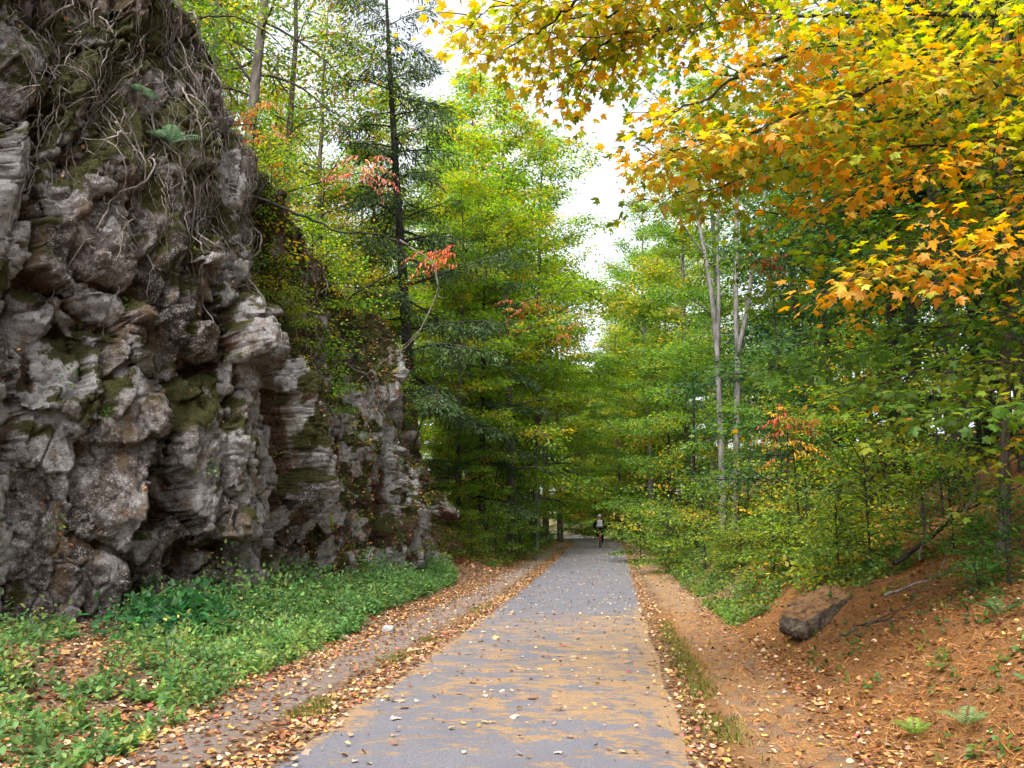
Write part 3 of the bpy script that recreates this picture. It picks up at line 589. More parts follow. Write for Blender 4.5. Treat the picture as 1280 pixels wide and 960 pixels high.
# ------------------------------------------------------------------ ground cover and litter
def herbs(lv, rng, xs, ys, hh, n, pal, size, shape='oval', spread=.5, zoff=0.):
    z = gz(xs, ys)+zoff
    for x, y, zz, h in zip(xs, ys, z, hh):
        k = int(n*(.6+.8*rng.random())); d = rng.normal(0, 1, (k, 3)); r = rng.random((k, 1))**.5
        d = unit(d)*r; d[:, 2] = np.abs(d[:, 2]); p = np.array([x, y, zz])+d*[h*spread, h*spread, h]+[0, 0, .02]
        b = pick(rng, pal, 1, .15)[0]
        lv.add(p, d+np.array([0, 0, -.25])+rng.normal(0, .4, (k, 3)), rng.normal(0, .42, (k, 3))+[0, 0, 1], size*rng.uniform(.4, 1.6, k), b*np.exp(rng.normal(0, .25, (k, 1))), shape)
def ground_cover():
    rng = np.random.default_rng(9)
    lv = Leaves(); n = 2300; y = rng.uniform(5.5, 27, n); 
    inner = faceX(y)+.1; outer = np.interp(y, [5, 9, 12, 15, 20, 24, 27], [-3.5, -3.85, -4.1, -4.3, -4.35, -4.5, -5.0]); t = rng.random(n)
    x = outer+(inner-outer)*t**1.25; P = np.stack([x, y, 0*x], 1); d = fbm(P*.7, 3, 5)
    keep = (d > -.24+.34*(t > .6)*(y < 11.5)*(y > 8.5)-.2*(y > 13)); x, y, t = x[keep], y[keep], t[keep]
    h = rng.uniform(.12, .36, len(x))*(1+1.0*sst(.15, .6, t))*(1+.9*fbm(np.stack([x, y, 0*x], 1)*.9, 2, 8))*(.8+.35*sst(10, 15, y))
    m = y < 12.5
    herbs(lv, rng, x[m], y[m], h[m], 34, [(.12, .235, .07, 3), (.17, .28, .075, 2), (.08, .165, .05, 2), (.27, .31, .08, .7)], .055)
    herbs(lv, rng, x[~m], y[~m], h[~m], 30, [(.10, .21, .065, 3), (.15, .27, .075, 2), (.07, .15, .045, 2), (.22, .27, .07, .6)], .06)
    k = 60; xx = rng.normal(-6.2, .4, k); yy = rng.normal(11.7, .7, k)
    herbs(lv, rng, xx, yy, rng.uniform(.35, .6, k), 26, [(.035, .12, .04, 2), (.05, .15, .045, 1)], .11)
    tag(lv.build('undergrowth', LEAFM), 'dense low green weeds along the foot of the rock cliff', 'weeds', kind='stuff')
    # right bank herbs
    lv = Leaves(); n = 2600; y = rng.uniform(12.5, 46, n); x = 1.95+shift(y)+rng.random(n)**1.3*(2.0+.16*(y-12)); dd = fbm(np.stack([x, y, 0*x], 1)*.55, 3, 15)
    keep = dd > -.12-.25*(y > 22); x, y = x[keep], y[keep]
    herbs(lv, rng, x, y, rng.uniform(.10, .30, len(x))*(1+.02*(y-12)), 24, [(.10, .20, .04, 3), (.17, .25, .05, 3), (.07, .14, .04, 2), (.32, .30, .06, .8)], .06)
    n = 1100; y = rng.uniform(13.5, 30, n); x = 3.0+shift(y)+rng.random(n)*(2.5+.3*(y-11)); dd = fbm(np.stack([x, y, 0*x], 1)*.6, 3, 25); keep = (dd > -.1) & ((x < .33*y) | (y > 22)); x, y = x[keep], y[keep]
    herbs(lv, rng, x, y, rng.uniform(.3, .85, len(x)), 30, [(.15, .25, .04, 3), (.24, .31, .04, 3), (.09, .17, .04, 2), (.42, .34, .06, 1), (.45, .22, .05, .6)], .085)
    n = 330; y = rng.uniform(5.5, 13, n); x = 2.2+rng.random(n)*5.5
    herbs(lv, rng, x, y, rng.uniform(.05, .16, n), 9, [(.09, .18, .04, 3), (.16, .2, .04, 1), (.03, .09, .03, 1)], .05)
    n = 900; y = rng.uniform(40, 110, n); x = shift(y)+np.where(rng.random(n) < .5, rng.uniform(1.6, 6, n), rng.uniform(-8, -4.0, n))
    herbs(lv, rng, x, y, rng.uniform(.2, .6, n), 22, [(.12, .24, .05, 3), (.18, .26, .05, 2)], .12)
    n = 500; y = rng.uniform(30, 46, n); x = shift(y)-4.2-rng.random(n)**1.5*5
    herbs(lv, rng, x, y, rng.uniform(.15, .4, n), 18, [(.10, .20, .04, 3), (.22, .25, .04, 2), (.30, .16, .05, 1)], .09)
    tag(lv.build('bank_weeds', LEAFM), 'low green and yellowish weeds covering the banks beside the path', 'weeds', kind='stuff')
    # grass strips along the asphalt edge
    lv = Leaves()
    for x0, wd, y0, y1, n, dens in ((-2.78, .10, 7, 21, 5200, .04), (.86, .11, 5.2, 17, 5200, .02)):
        y = y0+(y1-y0)*rng.random(n)**1.35; x = x0+rng.normal(0, wd, n); keep = fbm(np.stack([x*.6, y, 0*x], 1)*1.15, 3, int(abs(x0)*50)) > dens; x, y = x[keep], y[keep]; k = len(x)
        lv.add(np.stack([x, y, gz(x, y)], 1), rng.normal(0, .55, (k, 3))+[0, 0, .75], rng.normal(0, 1, (k, 3)), rng.uniform(.03, .09, k), pick(rng, [(.16, .24, .04, 4), (.26, .29, .06, 2), (.40, .27, .09, 1)], k), 'blade')
    tag(lv.build('grass', LEAFM), 'thin strips of grass and dry blades along both edges of the path', 'grass', kind='stuff')
    # fallen leaves
    lv = Leaves(); pl = [(.42, .27, .15, 3), (.50, .36, .24, 2), (.40, .20, .07, 3), (.24, .11, .05, 3), (.55, .38, .10, .8), (.42, .10, .08, .3), (.14, .07, .045, 3)]; dk = [(.36, .17, .06, 3), (.22, .10, .045, 3), (.12, .06, .035, 3), (.48, .33, .2, 1), (.45, .25, .08, 1)]
    def scat(x, y, pal, lo, hi, zo=.012, tilt=.35, shape='curl'):
        k = len(x); z = np.where(np.abs(x-shift(y)-PC) < PW, zp(y)+.036+.012*(1-((x-shift(y)-PC)/PW)**2), gz(x, y))
        lv.add(np.stack([x, y, z+zo], 1), rng.normal(0, 1, (k, 3))*[1, 1, .15], rng.normal(0, tilt, (k, 3))+[0, 0, 1], rng.uniform(lo, hi, k), pick(rng, pal, k), shape)
    def band(c, sd, n, y0, y1, pw=1.6, **k):
        y = y0+(y1-y0)*rng.random(n)**pw; scat(c+rng.normal(0, sd, n)+shift(y), y, k.pop('pal', pl), k.pop('lo', .028), k.pop('hi', .072), **k)
    band(-2.62, .12, 5200, 5.5, 60); band(-3.95, .26, 9500, 5.5, 70); band(-3.3, .3, 2400, 5.5, 70); band(-4.8, .8, 6000, 6, 40, pal=dk)
    band(.70, .10, 2600, 5.2, 60); band(2.05, .22, 3600, 5.2, 70); band(1.35, .35, 600, 5.2, 70); band(3.2, .9, 3600, 5.2, 40, pal=dk); band(5, 1.6, 4200, 6, 30, pal=dk, hi=.06); band(3.6, 1.2, 1300, 5.2, 20, pal=pl, hi=.055)
    n = 4200; y = rng.uniform(5.5, 13, n); scat(-4.2-rng.random(n)*3.6, y, dk+pl[:2], .035, .08)
    rp = [(.46, .37, .27, 3), (.45, .30, .11, 2), (.22, .11, .06, 3), (.40, .27, .16, 3)]
    n = 3400; y = 5.2+55*rng.random(n)**.72; scat(PC+rng.uniform(-1.5, 1.5, n)+shift(y), y, rp, .025, .065, .006, .3)
    n = 90; y = 5.2+14*rng.random(n); scat(PC+rng.uniform(-1.5, 1.5, n), y, rp+[(.5, .05, .08, .4)], .06, .11, .012, .3, 'maple')
    n = 2200; y = rng.uniform(27, 46, n); scat(shift(y)-4.0-rng.random(n)*4, y, [(*BRN, 3), (.4, .2, .1, 2), (.55, .35, .2, 1)], .07, .13, .03, .5)
    tag(lv.build('fallen_leaves', DEADM), 'tan, brown and yellow leaves fallen along both shoulders of the path', 'leaves', kind='stuff')
    # pine needles on the right bank
    lv = Leaves(); n = 90000; y = 5+13*rng.random(n)**1.3; x = 1.0+rng.random(n)**.8*7.5; c = fbm(np.stack([x, y, 0*x], 1)*1.8, 3, 33); keep = c > -.25-.2*rng.random(n); x, y = x[keep], y[keep]; k = len(x)
    lv.add(np.stack([x, y, gz(x, y)+.008], 1), rng.normal(0, 1, (k, 3))*[1, 1, .28]+[0, 0, .12], rng.normal(0, .4, (k, 3))+[0, 0, 1], 1.0, pick(rng, [(.42, .19, .058, 4), (.30, .125, .038, 3), (.50, .28, .11, 2), (.12, .05, .022, 1.5)], k), 'needle')
    # real needles are long and thin
    V = lv.V[0].reshape(-1, 3, 3); L = rng.uniform(.06, .15, k)[:, None]; w = .006
    b0, b1, tp = V[:, 0].copy(), V[:, 1].copy(), V[:, 2].copy(); mid = (b0+b1)/2; sdv = unit(b1-b0); axv = tp-mid
    V[:, 0] = mid-sdv*w/2; V[:, 1] = mid+sdv*w/2; V[:, 2] = mid+axv*L
    lv.V = [V.reshape(-1, 3)]
    tag(lv.build('pine_needles', DEADM), 'orange carpet of fallen pine needles over the right bank', 'pine needles', kind='stuff')

def stones():
    def rock(name, loc, size, seed, mat, label, rot=(0, 0, 0), sub=40, blocky=.35):
        th = np.linspace(0, math.pi, sub); ph = np.linspace(0, 2*math.pi, sub*2, endpoint=False)
        TH, PH = np.meshgrid(th, ph, indexing='ij'); d = np.stack([np.sin(TH)*np.cos(PH), np.sin(TH)*np.sin(PH), np.cos(TH)], -1).reshape(-1, 3)
        q = d/np.max(np.abs(d), 1)[:, None]; p = d*(1-blocky*1.6)+q*blocky*1.6 if blocky < .6 else q*.93+d*.07
        p = p*np.array(size); f1, f2, v, r = worley(p*2.6/max(size)+seed, seed); p = p*(1+.16*r[0]+.15*fbm(p*3/max(size), 4, seed))[:, None]
        p += d*.02*fbm(p*16/max(size), 3, seed+4)[:, None]*max(size)
        n, k = TH.shape; i = np.arange(n-1)[:, None]*k; j = np.arange(k)[None]; j2 = (j+1) % k
        o = mesh_np(name, p, [np.stack([i+j, i+k+j, i+k+j2, i+j2], -1).reshape(-1, 4)], mat, smooth=True); o.location = loc; o.rotation_euler = rot; tag(o, label, 'rock'); return o
    m = M('needle covered rock', .9, .2); P = m.geo(); n2 = m.noise(P, 9, 7, .7); n3 = m.noise(P, 45, 5, .75)
    nz = m.n('ShaderNodeSeparateXYZ', {'Vector': m.n('ShaderNodeNewGeometry').outputs['Normal']}).outputs['Z']
    rc = m.ramp(n2, [(.3, (.05, .038, .03)), (.5, (.13, .10, .075)), (.7, (.24, .205, .165))]); nd = m.mix(m.rng(n2, .35, .6), (.13, .065, .03), m.mix(n3, (.24, .12, .05), (.46, .27, .13)))
    m.col(m.mix(m.rng(m.math('ADD', nz, m.math('MULTIPLY', n2, .5)), .78, 1.0), rc, nd)); m.bump(m.math('ADD', n2, n3), 1, .03)
    a = W(1022, 757, 12.6); rock('boulder', (a[0], 12.6, g(a[0], 12.6)+.13), (.54, .30, .19), 5, m.m, 'flat topped brown boulder covered with pine needles on the right bank', (.20, -.40, .45), 90, .38)
    m2 = M('pale stone', .8, .3); m2.col(m2.mix(m2.noise(m2.obj(), 14, 5, .7), (.20, .19, .18), (.40, .385, .37)))
    y = 13.8; x = latx(489, y); rock('stone', (x, y, g(x, y)+.05), (.10, .08, .07), 9, m2.m, 'small pale stone at the edge of the green weeds left of the path', blocky=.3)
    y = 13.3; x = latx(340, 14); rock('stone', (-4.35, 10.4, g(-4.35, 10.4)+.02), (.07, .05, .035), 12, m2.m, 'little flat grey stone among the fallen leaves of the left shoulder', blocky=.3)

def dead_branches():
    rng = np.random.default_rng(44)
    def br(pts, r, label, side=6, mat=TWIG, name='fallen_branch'):
        P = np.array(pts, float); root_loc = P[0].copy(); P = P-root_loc; w = Wood()
        t = np.linspace(0, 1, len(P)); tt = np.linspace(0, 1, 5*len(P)); P = np.stack([np.interp(tt, t, P[:, a]) for a in range(3)], 1)
        P[1:-1] = .25*P[:-2]+.5*P[1:-1]+.25*P[2:]; P[1:-1] += rng.normal(0, .012, (len(P)-2, 3)); w.tube(P, np.linspace(r, r*.3, len(P)), 6)
        for i in range(side):
            a = rng.integers(3, len(P)-2); d = unit(P[a+1]-P[a]); s = unit(np.cross(d, rng.normal(0, 1, 3))+d*.8+np.array([0, 0, .25])); l = rng.uniform(.25, .8)
            Q = P[a]+s*l*np.linspace(0, 1, 6)[:, None]+np.cumsum(rng.normal(0, .02, (6, 3)), 0)*np.linspace(0, 1, 6)[:, None]; w.tube(Q, np.linspace(r*.4, .003, 6), 4)
        o = w.build(name, mat); o.location = root_loc; tag(o, label, 'branch')
    br([W(1118, 705, 12.5), W(1165, 672, 12.7), W(1200, 640, 12.8), W(1290, 600, 12.8)], .035, 'long dead branch leaning up the right bank beside a bare twig tangle', 9, BARKD)
    br([W(1150, 700, 12.3), W(1158, 650, 12.4), W(1140, 615, 12.3)], .018, 'bare grey twig standing upright beside the leaning dead branch', 8)
    br([W(1205, 640, 12), W(1222, 610, 12), W(1205, 585, 12)], .012, 'thin curved bare twig poking from the leaves of the right bank', 7)
    br([W(1105, 745, 10.8), W(1160, 725, 10.9), W(1230, 690, 11)], .02, 'dead stick lying on pine needles uphill of the boulder', 5)
    br([W(1048, 800, 9.6), W(1075, 780, 9.7), W(1130, 770, 9.8)], .013, 'small dark twig lying on the needles below the boulder', 5, BARKD)
    br([W(290, 235, 15.2), W(360, 262, 15.4), W(425, 290, 15.6), W(470, 292, 15.8), W(520, 310, 16)], .032, 'dark bare branch reaching out from the cliff top over the slope', 6, BARKD)
    br([W(500, 300, 19), W(545, 330, 19), W(548, 365, 19), W(520, 425, 19), W(470, 458, 19.5), np.array([-6.8, 19.8, 4.6])], .02, 'thin pale bent branch curving down below the coral sumac', 6)
    br([W(235, 25, 14), W(290, 18, 14), W(335, 40, 14.2), W(372, 75, 14.5)], .022, 'dark arching branch in the leaves above the cliff edge', 5, BARKD)
    br([W(790, 247, 9.2), W(880, 236, 9.4), W(960, 215, 9.7), W(1060, 190, 10), W(1180, 150, 10.6), W(1330, 120, 11.5)], .02, 'long thin dark dead branch crossing under the golden maple leaves', 5, BARKD) if False else None

# ------------------------------------------------------------------ cyclist
def cyclist():
    y = 47.6; x = latx(749.5, y); z = float(zp(y))+.045
    blk = plain('black rubber', (.012, .012, .013), .7); redp = plain('red paint', (.45, .03, .02), .35, .5); met = plain('steel', (.35, .35, .36), .35, .5)
    dark = plain('dark cloth', (.012, .013, .02), .9, .1); trou = plain('maroon cloth', (.022, .010, .012), .9, .1); grey = plain('pale grey cloth', (.50, .51, .56), .8, .2); skin = plain('skin', (.45, .26, .19), .6); helm = plain('white helmet shell', (.65, .66, .68), .35, .5); red = plain('red plastic', (.6, .02, .02), .3)
    b = empty('bicycle', (x, y, z), .03); tag(b, 'bicycle with red frame ridden by the cyclist, seen from behind', 'bicycle')
    R = .34; th = np.linspace(0, 2*math.pi, 33)
    for cy in (-.52, .52):
        C = np.stack([0*th, cy+R*np.cos(th), R+R*np.sin(th)*1], 1); w = Wood(); w.tube(C*[1, 1, .97], .024, 8); wh = w.build('wheel', blk, b)
        w = Wood(); w.tube(np.stack([0*th, cy+(R-.035)*np.cos(th), R+(R-.035)*np.sin(th)], 1), .012, 6)
        for k in range(12):
            a = k*math.pi/6; w.tube([(0, cy, R), (0, cy+(R-.04)*math.cos(a), R+(R-.04)*math.sin(a))], .002, 3)
        w.tube([(-.05, cy, R), (.05, cy, R)], .018, 6); w.build('rim', met, wh)
    w = Wood()
    for p in ([(0, -.12, .30), (0, -.22, .86)], [(0, -.12, .30), (0, .36, .78)], [(0, -.2, .76), (0, .34, .84)], [(0, .34, .90), (0, .52, R)], [(.05, -.52, R), (.02, -.2, .74)], [(-.05, -.52, R), (-.02, -.2, .74)], [(.05, -.52, R), (.02, -.12, .3)], [(-.05, -.52, R), (-.02, -.12, .3)]): w.tube(p, .02, 7)
    w.build('frame', redp, b)
    w = Wood(); w.tube([(0, .33, .88), (0, .36, 1.0)], .016, 6); w.tube([(-.30, .30, 1.02), (-.12, .36, 1.01), (.12, .36, 1.01), (.30, .30, 1.02)], .015, 7); w.build('handlebar', blk, b)
    w = Wood(); w.tube([(0, -.38, .885), (0, -.28, .90), (0, -.15, .90), (0, -.05, .89)], [.075, .08, .04, .02], 9); w.build('saddle', blk, b)
    w = Wood(); w.tube([(.09, -.12, .30), (.09, -.1, .15)], .012, 6); w.tube([(-.09, -.12, .30), (-.09, -.14, .46)], .012, 6); w.tube([(.08, -.1, .14), (.18, -.1, .14)], .016, 6); w.tube([(-.08, -.14, .46), (-.18, -.14, .46)], .016, 6); w.tube([(-.1, -.12, .3), (.1, -.12, .3)], .02, 6); w.build('crank', met, b)
    w = Wood(); w.tube([(0, -.575, .70), (0, -.60, .70)], [.04, .035], 8); w.tube([(0, -.6, .66), (0, -.6, .55)], [.05, .05], 8); w.build('rear_light', red, b)
    p = empty('person', (x, y, z+.0), .03); tag(p, 'cyclist in dark clothes with a pale grey back and white helmet riding away', 'person')
    def skinned(name, V, E, Rr, mat, root=0, sub=2):
        me = bpy.data.meshes.new(name); me.from_pydata(V, E, []); me.materials.append(mat); o = bpy.data.objects.new(name, me); COL.objects.link(o); o.parent = p
        sk = o.modifiers.new('skin', 'SKIN'); 
        if not me.skin_vertices: me.skin_vertices.new() if hasattr(me.skin_vertices, 'new') else None
        sk.use_smooth_shade = True
        if me.skin_vertices:
            for i, r in enumerate(Rr): me.skin_vertices[0].data[i].radius = r if isinstance(r, tuple) else (r, r); me.skin_vertices[0].data[i].use_root = i == root
        o.modifiers.new('sub', 'SUBSURF').levels = sub; o.modifiers['sub'].render_levels = sub; return o
    hip, kneeR, ankR, kneeL, ankL = .96, (.13, .12, .55), (.11, -.08, .22), (-.13, .14, .78), (-.11, -.10, .54)
    V = [(0, -.24, hip), (0, -.16, 1.12), (0, -.06, 1.30), (0, .02, 1.43), (0, .05, 1.50), (0, .07, 1.60), (0, .08, 1.70),
         (.10, -.2, .92), kneeR, ankR, (.12, .06, .16), (-.10, -.2, .92), kneeL, ankL, (-.12, .04, .48),
         (.19, .02, 1.40), (.30, .10, 1.18), (.29, .26, 1.05), (.29, .33, 1.03), (-.19, .02, 1.40), (-.30, .10, 1.18), (-.29, .26, 1.05), (-.29, .33, 1.03)]
    E = [(0, 1), (1, 2), (2, 3), (3, 4), (4, 5), (5, 6), (0, 7), (7, 8), (8, 9), (9, 10), (0, 11), (11, 12), (12, 13), (13, 14), (3, 15), (15, 16), (16, 17), (17, 18), (3, 19), (19, 20), (20, 21), (21, 22)]
    Rr = [.13, .13, .15, .11, .06, .085, .07, .085, .06, .042, .035, .085, .06, .042, .035, .06, .045, .035, .035, .06, .045, .035, .035]
    skinned('body', V, E, Rr, skin)
    big = lambda r, k=.022: [a+k for a in r]
    skinned('jacket', [V[i] for i in (0, 1, 2, 3, 15, 16, 17, 19, 20, 21)], [(0, 1), (1, 2), (2, 3), (3, 4), (4, 5), (5, 6), (3, 7), (7, 8), (8, 9)], big([Rr[i] for i in (0, 1, 2, 3, 15, 16, 17, 19, 20, 21)]), dark)
    skinned('trousers', [(0, -.24, hip-.01)]+[V[i] for i in (7, 8, 9, 11, 12, 13)], [(0, 1), (1, 2), (2, 3), (0, 4), (4, 5), (5, 6)], big([.13, .085, .065, .05, .085, .065, .05], .025), trou)
    for i, j in ((9, 10), (13, 14)): skinned('shoe', [V[i], V[j]], [(0, 1)], [.055, .05], dark)
    o = mesh_np('backpack', *_box((.30, .15, .40)), grey, p); o.location = (0, -.27, 1.27); o.rotation_euler = (-.38, 0, 0); bv = o.modifiers.new('bevel', 'BEVEL'); bv.width = .05; bv.segments = 3
    th = np.linspace(0, math.pi*.56, 9); ph = np.linspace(0, 2*math.pi, 20, endpoint=False); TH, PH = np.meshgrid(th, ph, indexing='ij')
    hv = np.stack([.105*np.sin(TH)*np.cos(PH), .135*np.sin(TH)*np.sin(PH), .115*np.cos(TH)], -1).reshape(-1, 3); i = np.arange(8)[:, None]*20; j = np.arange(20)[None]; j2 = (j+1) % 20
    o = mesh_np('helmet', hv, [np.stack([i+j, i+20+j, i+20+j2, i+j2], -1).reshape(-1, 4)], helm, p, smooth=True); o.location = (0, .07, 1.67); o.rotation_euler = (-.2, 0, 0)
    w = Wood(); [w.tube([(sx, -.10, .02), (sx, -.03, .112), (sx, .07, .10)], .012, 5) for sx in (-.05, 0, .05)]; v = w.build('helmet_vents', dark, p); v.location = (0, .07, 1.67); v.rotation_euler = (-.2, 0, 0)
def _box(s):
    x, y, z = (a/2 for a in s); V = np.array([(a, b, c) for c in (-z, z) for b in (-y, y) for a in (-x, x)])
    return V, [np.array([(0, 2, 3, 1), (4, 5, 7, 6), (0, 1, 5, 4), (2, 6, 7, 3), (0, 4, 6, 2), (1, 3, 7, 5)])]

# ------------------------------------------------------------------ build
build_ground(); build_path()
G, nn, ys, nf = build_cliff(); cliff_dressing(G, nn, ys, nf)
make_protos()
PROTO['pine'] = tree('pine_tree', 41, 22, .30, 4.0, 44, dict(sec=.35, dens=12, clump=.18, size=.36, shape='spray', pal=[(.03, .07, .03, 3), (.05, .10, .035, 2)], flat=.4, along=.7, droop=-.1, maxsec=1.4, curve=-.03, secl=.4), BARKD, r0=.21, prof=lambda f: (1-f)**.6+.1, elev=(0, .4), leafm=NEEDM, wob=.004)
# --- left side
place('hemlock', 519, 29.5, 'tall dark hemlock with a thick black trunk standing on the end of the cliff', lean=(0, .10), scale=.9, tint=(1.45, 1.3, 1))
place('hemlock', 602, 36, 'dark hemlock with low drooping boughs just past the end of the cliff', scale=.64, tint=(1.3, 1.2, 1))
place('maple2', 572, 34.5, 'bright leafy maple squeezed between the cliff end and the low hemlock', scale=.72, tint=(1.05, 1.05, .9))
place('maple2', 625, 46, 'full yellow green maple filling the wood behind the low hemlock', scale=.9, tint=(1.05, 1.04, .9))
place('maple2', 640, 38, 'yellow green maple leaning over the path beyond the hemlocks', scale=1.08, lean=(0, .08), tint=(1.1, 1.05, 1))
place('maple2', 585, 44, 'bright yellow green maple growing right behind the low hemlock', scale=1.15, tint=(1.2, 1.2, .9))
place('maple', 560, 52, 'green maple rising between the two hemlock trunks', scale=1.1)
place('maple2', 682, 58, 'pale green maple at the left edge of the sky gap', scale=1.2, tint=(1.05, 1.05, .9))
place('bushy', 640, 43, 'leafy understory tree left of the path beside the pale pole trunk', scale=.8)
place('bushy', 575, 33.5, 'low understory tree at the foot of the cliff end', scale=.5, tint=(1.1, 1.1, .8))
place('bushy', 665, 58, 'understory tree overhanging the left path edge near the bend', scale=.9, tint=(1.1, 1, .8))
place('sparse', 236, 21, 'thin leaved tree with a straight grey trunk above the cliff', scale=.95)
place('sparse', 280, 19.5, 'leaning grey trunked tree on the cliff edge above the orange sumac', scale=1, lean=(0, .14))
place('sparse', 385, 30, 'open crowned tree in front of the bright sky above the cliff', scale=1)
place('sparse', 130, 19, 'yellowish open tree above the roots at the top left', scale=.9, tint=(1.25, 1, .8))
place('maple', 330, 46, 'green maple far back on the plateau behind the cliff', scale=.95)
place('maple2', 440, 50, 'yellow green maple far back behind the cliff slope', scale=.95)
place('maple2', 200, 30, 'yellow green maple behind the straight grey trunk above the cliff', scale=.8)
place('maple', 120, 24, 'green maple standing back behind the roots at the top left', scale=.7, tint=(1.15, 1, .8))
place('sparse', 340, 24, 'leafy young tree behind the orange sumac on the plateau', scale=.9, tint=(1, 1.1, 1))
place('sparse', 470, 38, 'sparse young tree between the cliff slope and the hemlocks', scale=.8, tint=(1.1, 1.05, 1))
# --- right side
place('maple2', 668, 46, 'tall yellow green maple leaning into the left side of the sky gap', scale=1.15, lean=(0, .05), tint=(1.05, 1.04, .9))
place('maple2', 455, 33, 'bright yellow green maple on the plateau behind the coral sumac', scale=.8, tint=(1.2, 1.1, 1))
place('maple2', 775, 74, 'pale yellow maple filling the right side of the sky gap', scale=.95, tint=(1.3, 1.15, 1))
place('maple', 768, 92, 'pale green far maple under the sky gap', scale=1.3, tint=(1.3, 1.2, 1.3), x=2.6)
place('maple', 700, 66, 'green maple whose crown closes the bottom of the sky gap', scale=1.0)
place('bushy', 702, 76, 'arching leafy tree on the left where the path bends away', scale=1.5, tint=(1.15, 1, .9))
place('bushy', 722, 104, 'orange tinged leafy tree straight behind the bend of the path', scale=1.5, tint=(1.7, .95, .7), x=-2.2)
place('maple', 700, 100, 'tall green maple on the inside of the bend', scale=1.05, x=-11.5)
place('maple2', 735, 118, 'tall pale maple across the end of the visible path', scale=1.1, x=-4.5)
place('bushy', 680, 92, 'broad green understory tree on the inside of the bend', scale=1.3, x=-10.2)
for i, (x, y) in enumerate([(11, 9), (13.5, 13), (9.5, 16), (12, 18.5), (15, 8), (10, 23), (14, 26), (8, 6)]):
    place('dark', 0, y, 'dark broadleaf tree in the shade beyond the right frame edge', group='dark trees at the right edge', x=x, scale=1.15)
birch_clump(); overhang_maple()
place('bushy', 868, 34, 'layered yellow green understory tree just left of the grey forked trunks', scale=.95)
place('bushy', 838, 42, 'layered green understory tree beside the path beyond the grey trunks', scale=1.05)
place('maple2', 862, 46, 'yellow crowned maple behind the left grey trunk', scale=1.0, tint=(1.25, 1.1, 1))
place('maple', 815, 58, 'tall green maple at the right edge of the sky gap', scale=1.05)
place('maple', 905, 40, 'tall green maple right behind the grey forked trunks', scale=.95)
place('maple2', 790, 82, 'far pale green maple at the right of the bend', scale=1)
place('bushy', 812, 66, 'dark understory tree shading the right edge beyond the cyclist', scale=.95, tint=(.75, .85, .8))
place('dark', 1005, 31, 'dense dark green broadleaf tree right of the grey trunks', scale=.95)
place('dark', 1050, 23, 'dark green broadleaf tree behind the golden lower leaves', scale=.9, tint=(1.3, 1.15, .8))
place('dark', 1135, 21, 'dark broadleaf tree beside the big pine trunk', scale=.85)
place('dark', 1010, 38, 'dark broadleaf tree deep in the right wood', scale=1.2)
place('pine', 1205, 17.5, 'pine with a thick black trunk in the shade at right')
place('pine', 1243, 21, 'pine trunk just behind the thick black one', scale=.9)
place('pine', 1300, 16, 'pine at the right frame edge', scale=1)
place('pine', 1160, 30, 'pine deep in the shaded right wood', scale=1)
place('sparse', 1250, 11.5, 'slender leaning brown trunk in front of the pines', scale=.45, sz=.85, lean=(0, -.12), tint=(.7, .9, .6))
place('bushy', 1090, 17, 'yellow green understory tree on the bank below the golden boughs', scale=.45, tint=(1.1, 1, .9))
place('bushy', 1010, 20, 'light green understory tree uphill of the red sumac', scale=.5)
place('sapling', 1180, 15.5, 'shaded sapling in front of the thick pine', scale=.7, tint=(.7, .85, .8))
place('bushy', 935, 24, 'low leafy tree at the foot of the grey trunks', scale=.36, tint=(1.2, 1.1, 1))
for i, (px, y, sc, k, t, lb) in enumerate([
    (800, 36, 1.1, 'shrub', (1, 1, 1), 'rounded green shrub at the right path edge before the dark hollow'),
    (835, 30, 1.2, 'shrub', (1.1, 1, 1), 'yellow green shrub left of the grey trunks'),
    (880, 27, 1.1, 'shrub2', (1.2, 1.1, 1), 'leafy shrub hiding the foot of the grey trunks'),
    (925, 22, 1.0, 'shrub', (1.2, .95, .8), 'yellowing shrub right of the foot of the grey trunks'),
    (965, 18, .95, 'shrub', (1.15, 1, .9), 'yellow green shrub below the red sumac'),
    (1010, 16.2, .9, 'shrub', (1.1, 1, .8), 'bushy yellow green shrub uphill of the boulder'),
    (1045, 14.2, .75, 'shrub', (1.2, .95, .7), 'yellow leaved shrub right above the boulder'),
    (1085, 13.5, .85, 'shrub2', (1.2, 1.1, .9), 'light green shrub by the lower end of the leaning dead branch'),
    (1110, 16.5, 1.0, 'shrub', (1.3, .9, .7), 'golden shrub behind the leaning dead branch'),
    (1190, 12.5, .6, 'shrub2', (.9, 1.1, .8), 'small shrub on the needle bank right of the dead branch'),
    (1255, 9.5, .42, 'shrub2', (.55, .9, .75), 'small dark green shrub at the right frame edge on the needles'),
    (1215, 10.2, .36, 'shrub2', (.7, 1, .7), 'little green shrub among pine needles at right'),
    (620, 33, .9, 'shrub2', (1.1, 1.1, .9), 'green shrub on the left bank below the low hemlock'),
    (650, 37, 1.0, 'shrub2', (1.1, 1.1, .9), 'rounded green shrub beside the pale pole trunk'),
    (590, 31.5, .8, 'shrub', (1.2, 1.05, .8), 'yellow green shrub next to the rock overhang'),
    (668, 45, .9, 'shrub', (.9, 1, .9), 'shrub at the left path edge near the bend')]):
    place(k, px, y, lb, 'shrub', sc, tint=t)
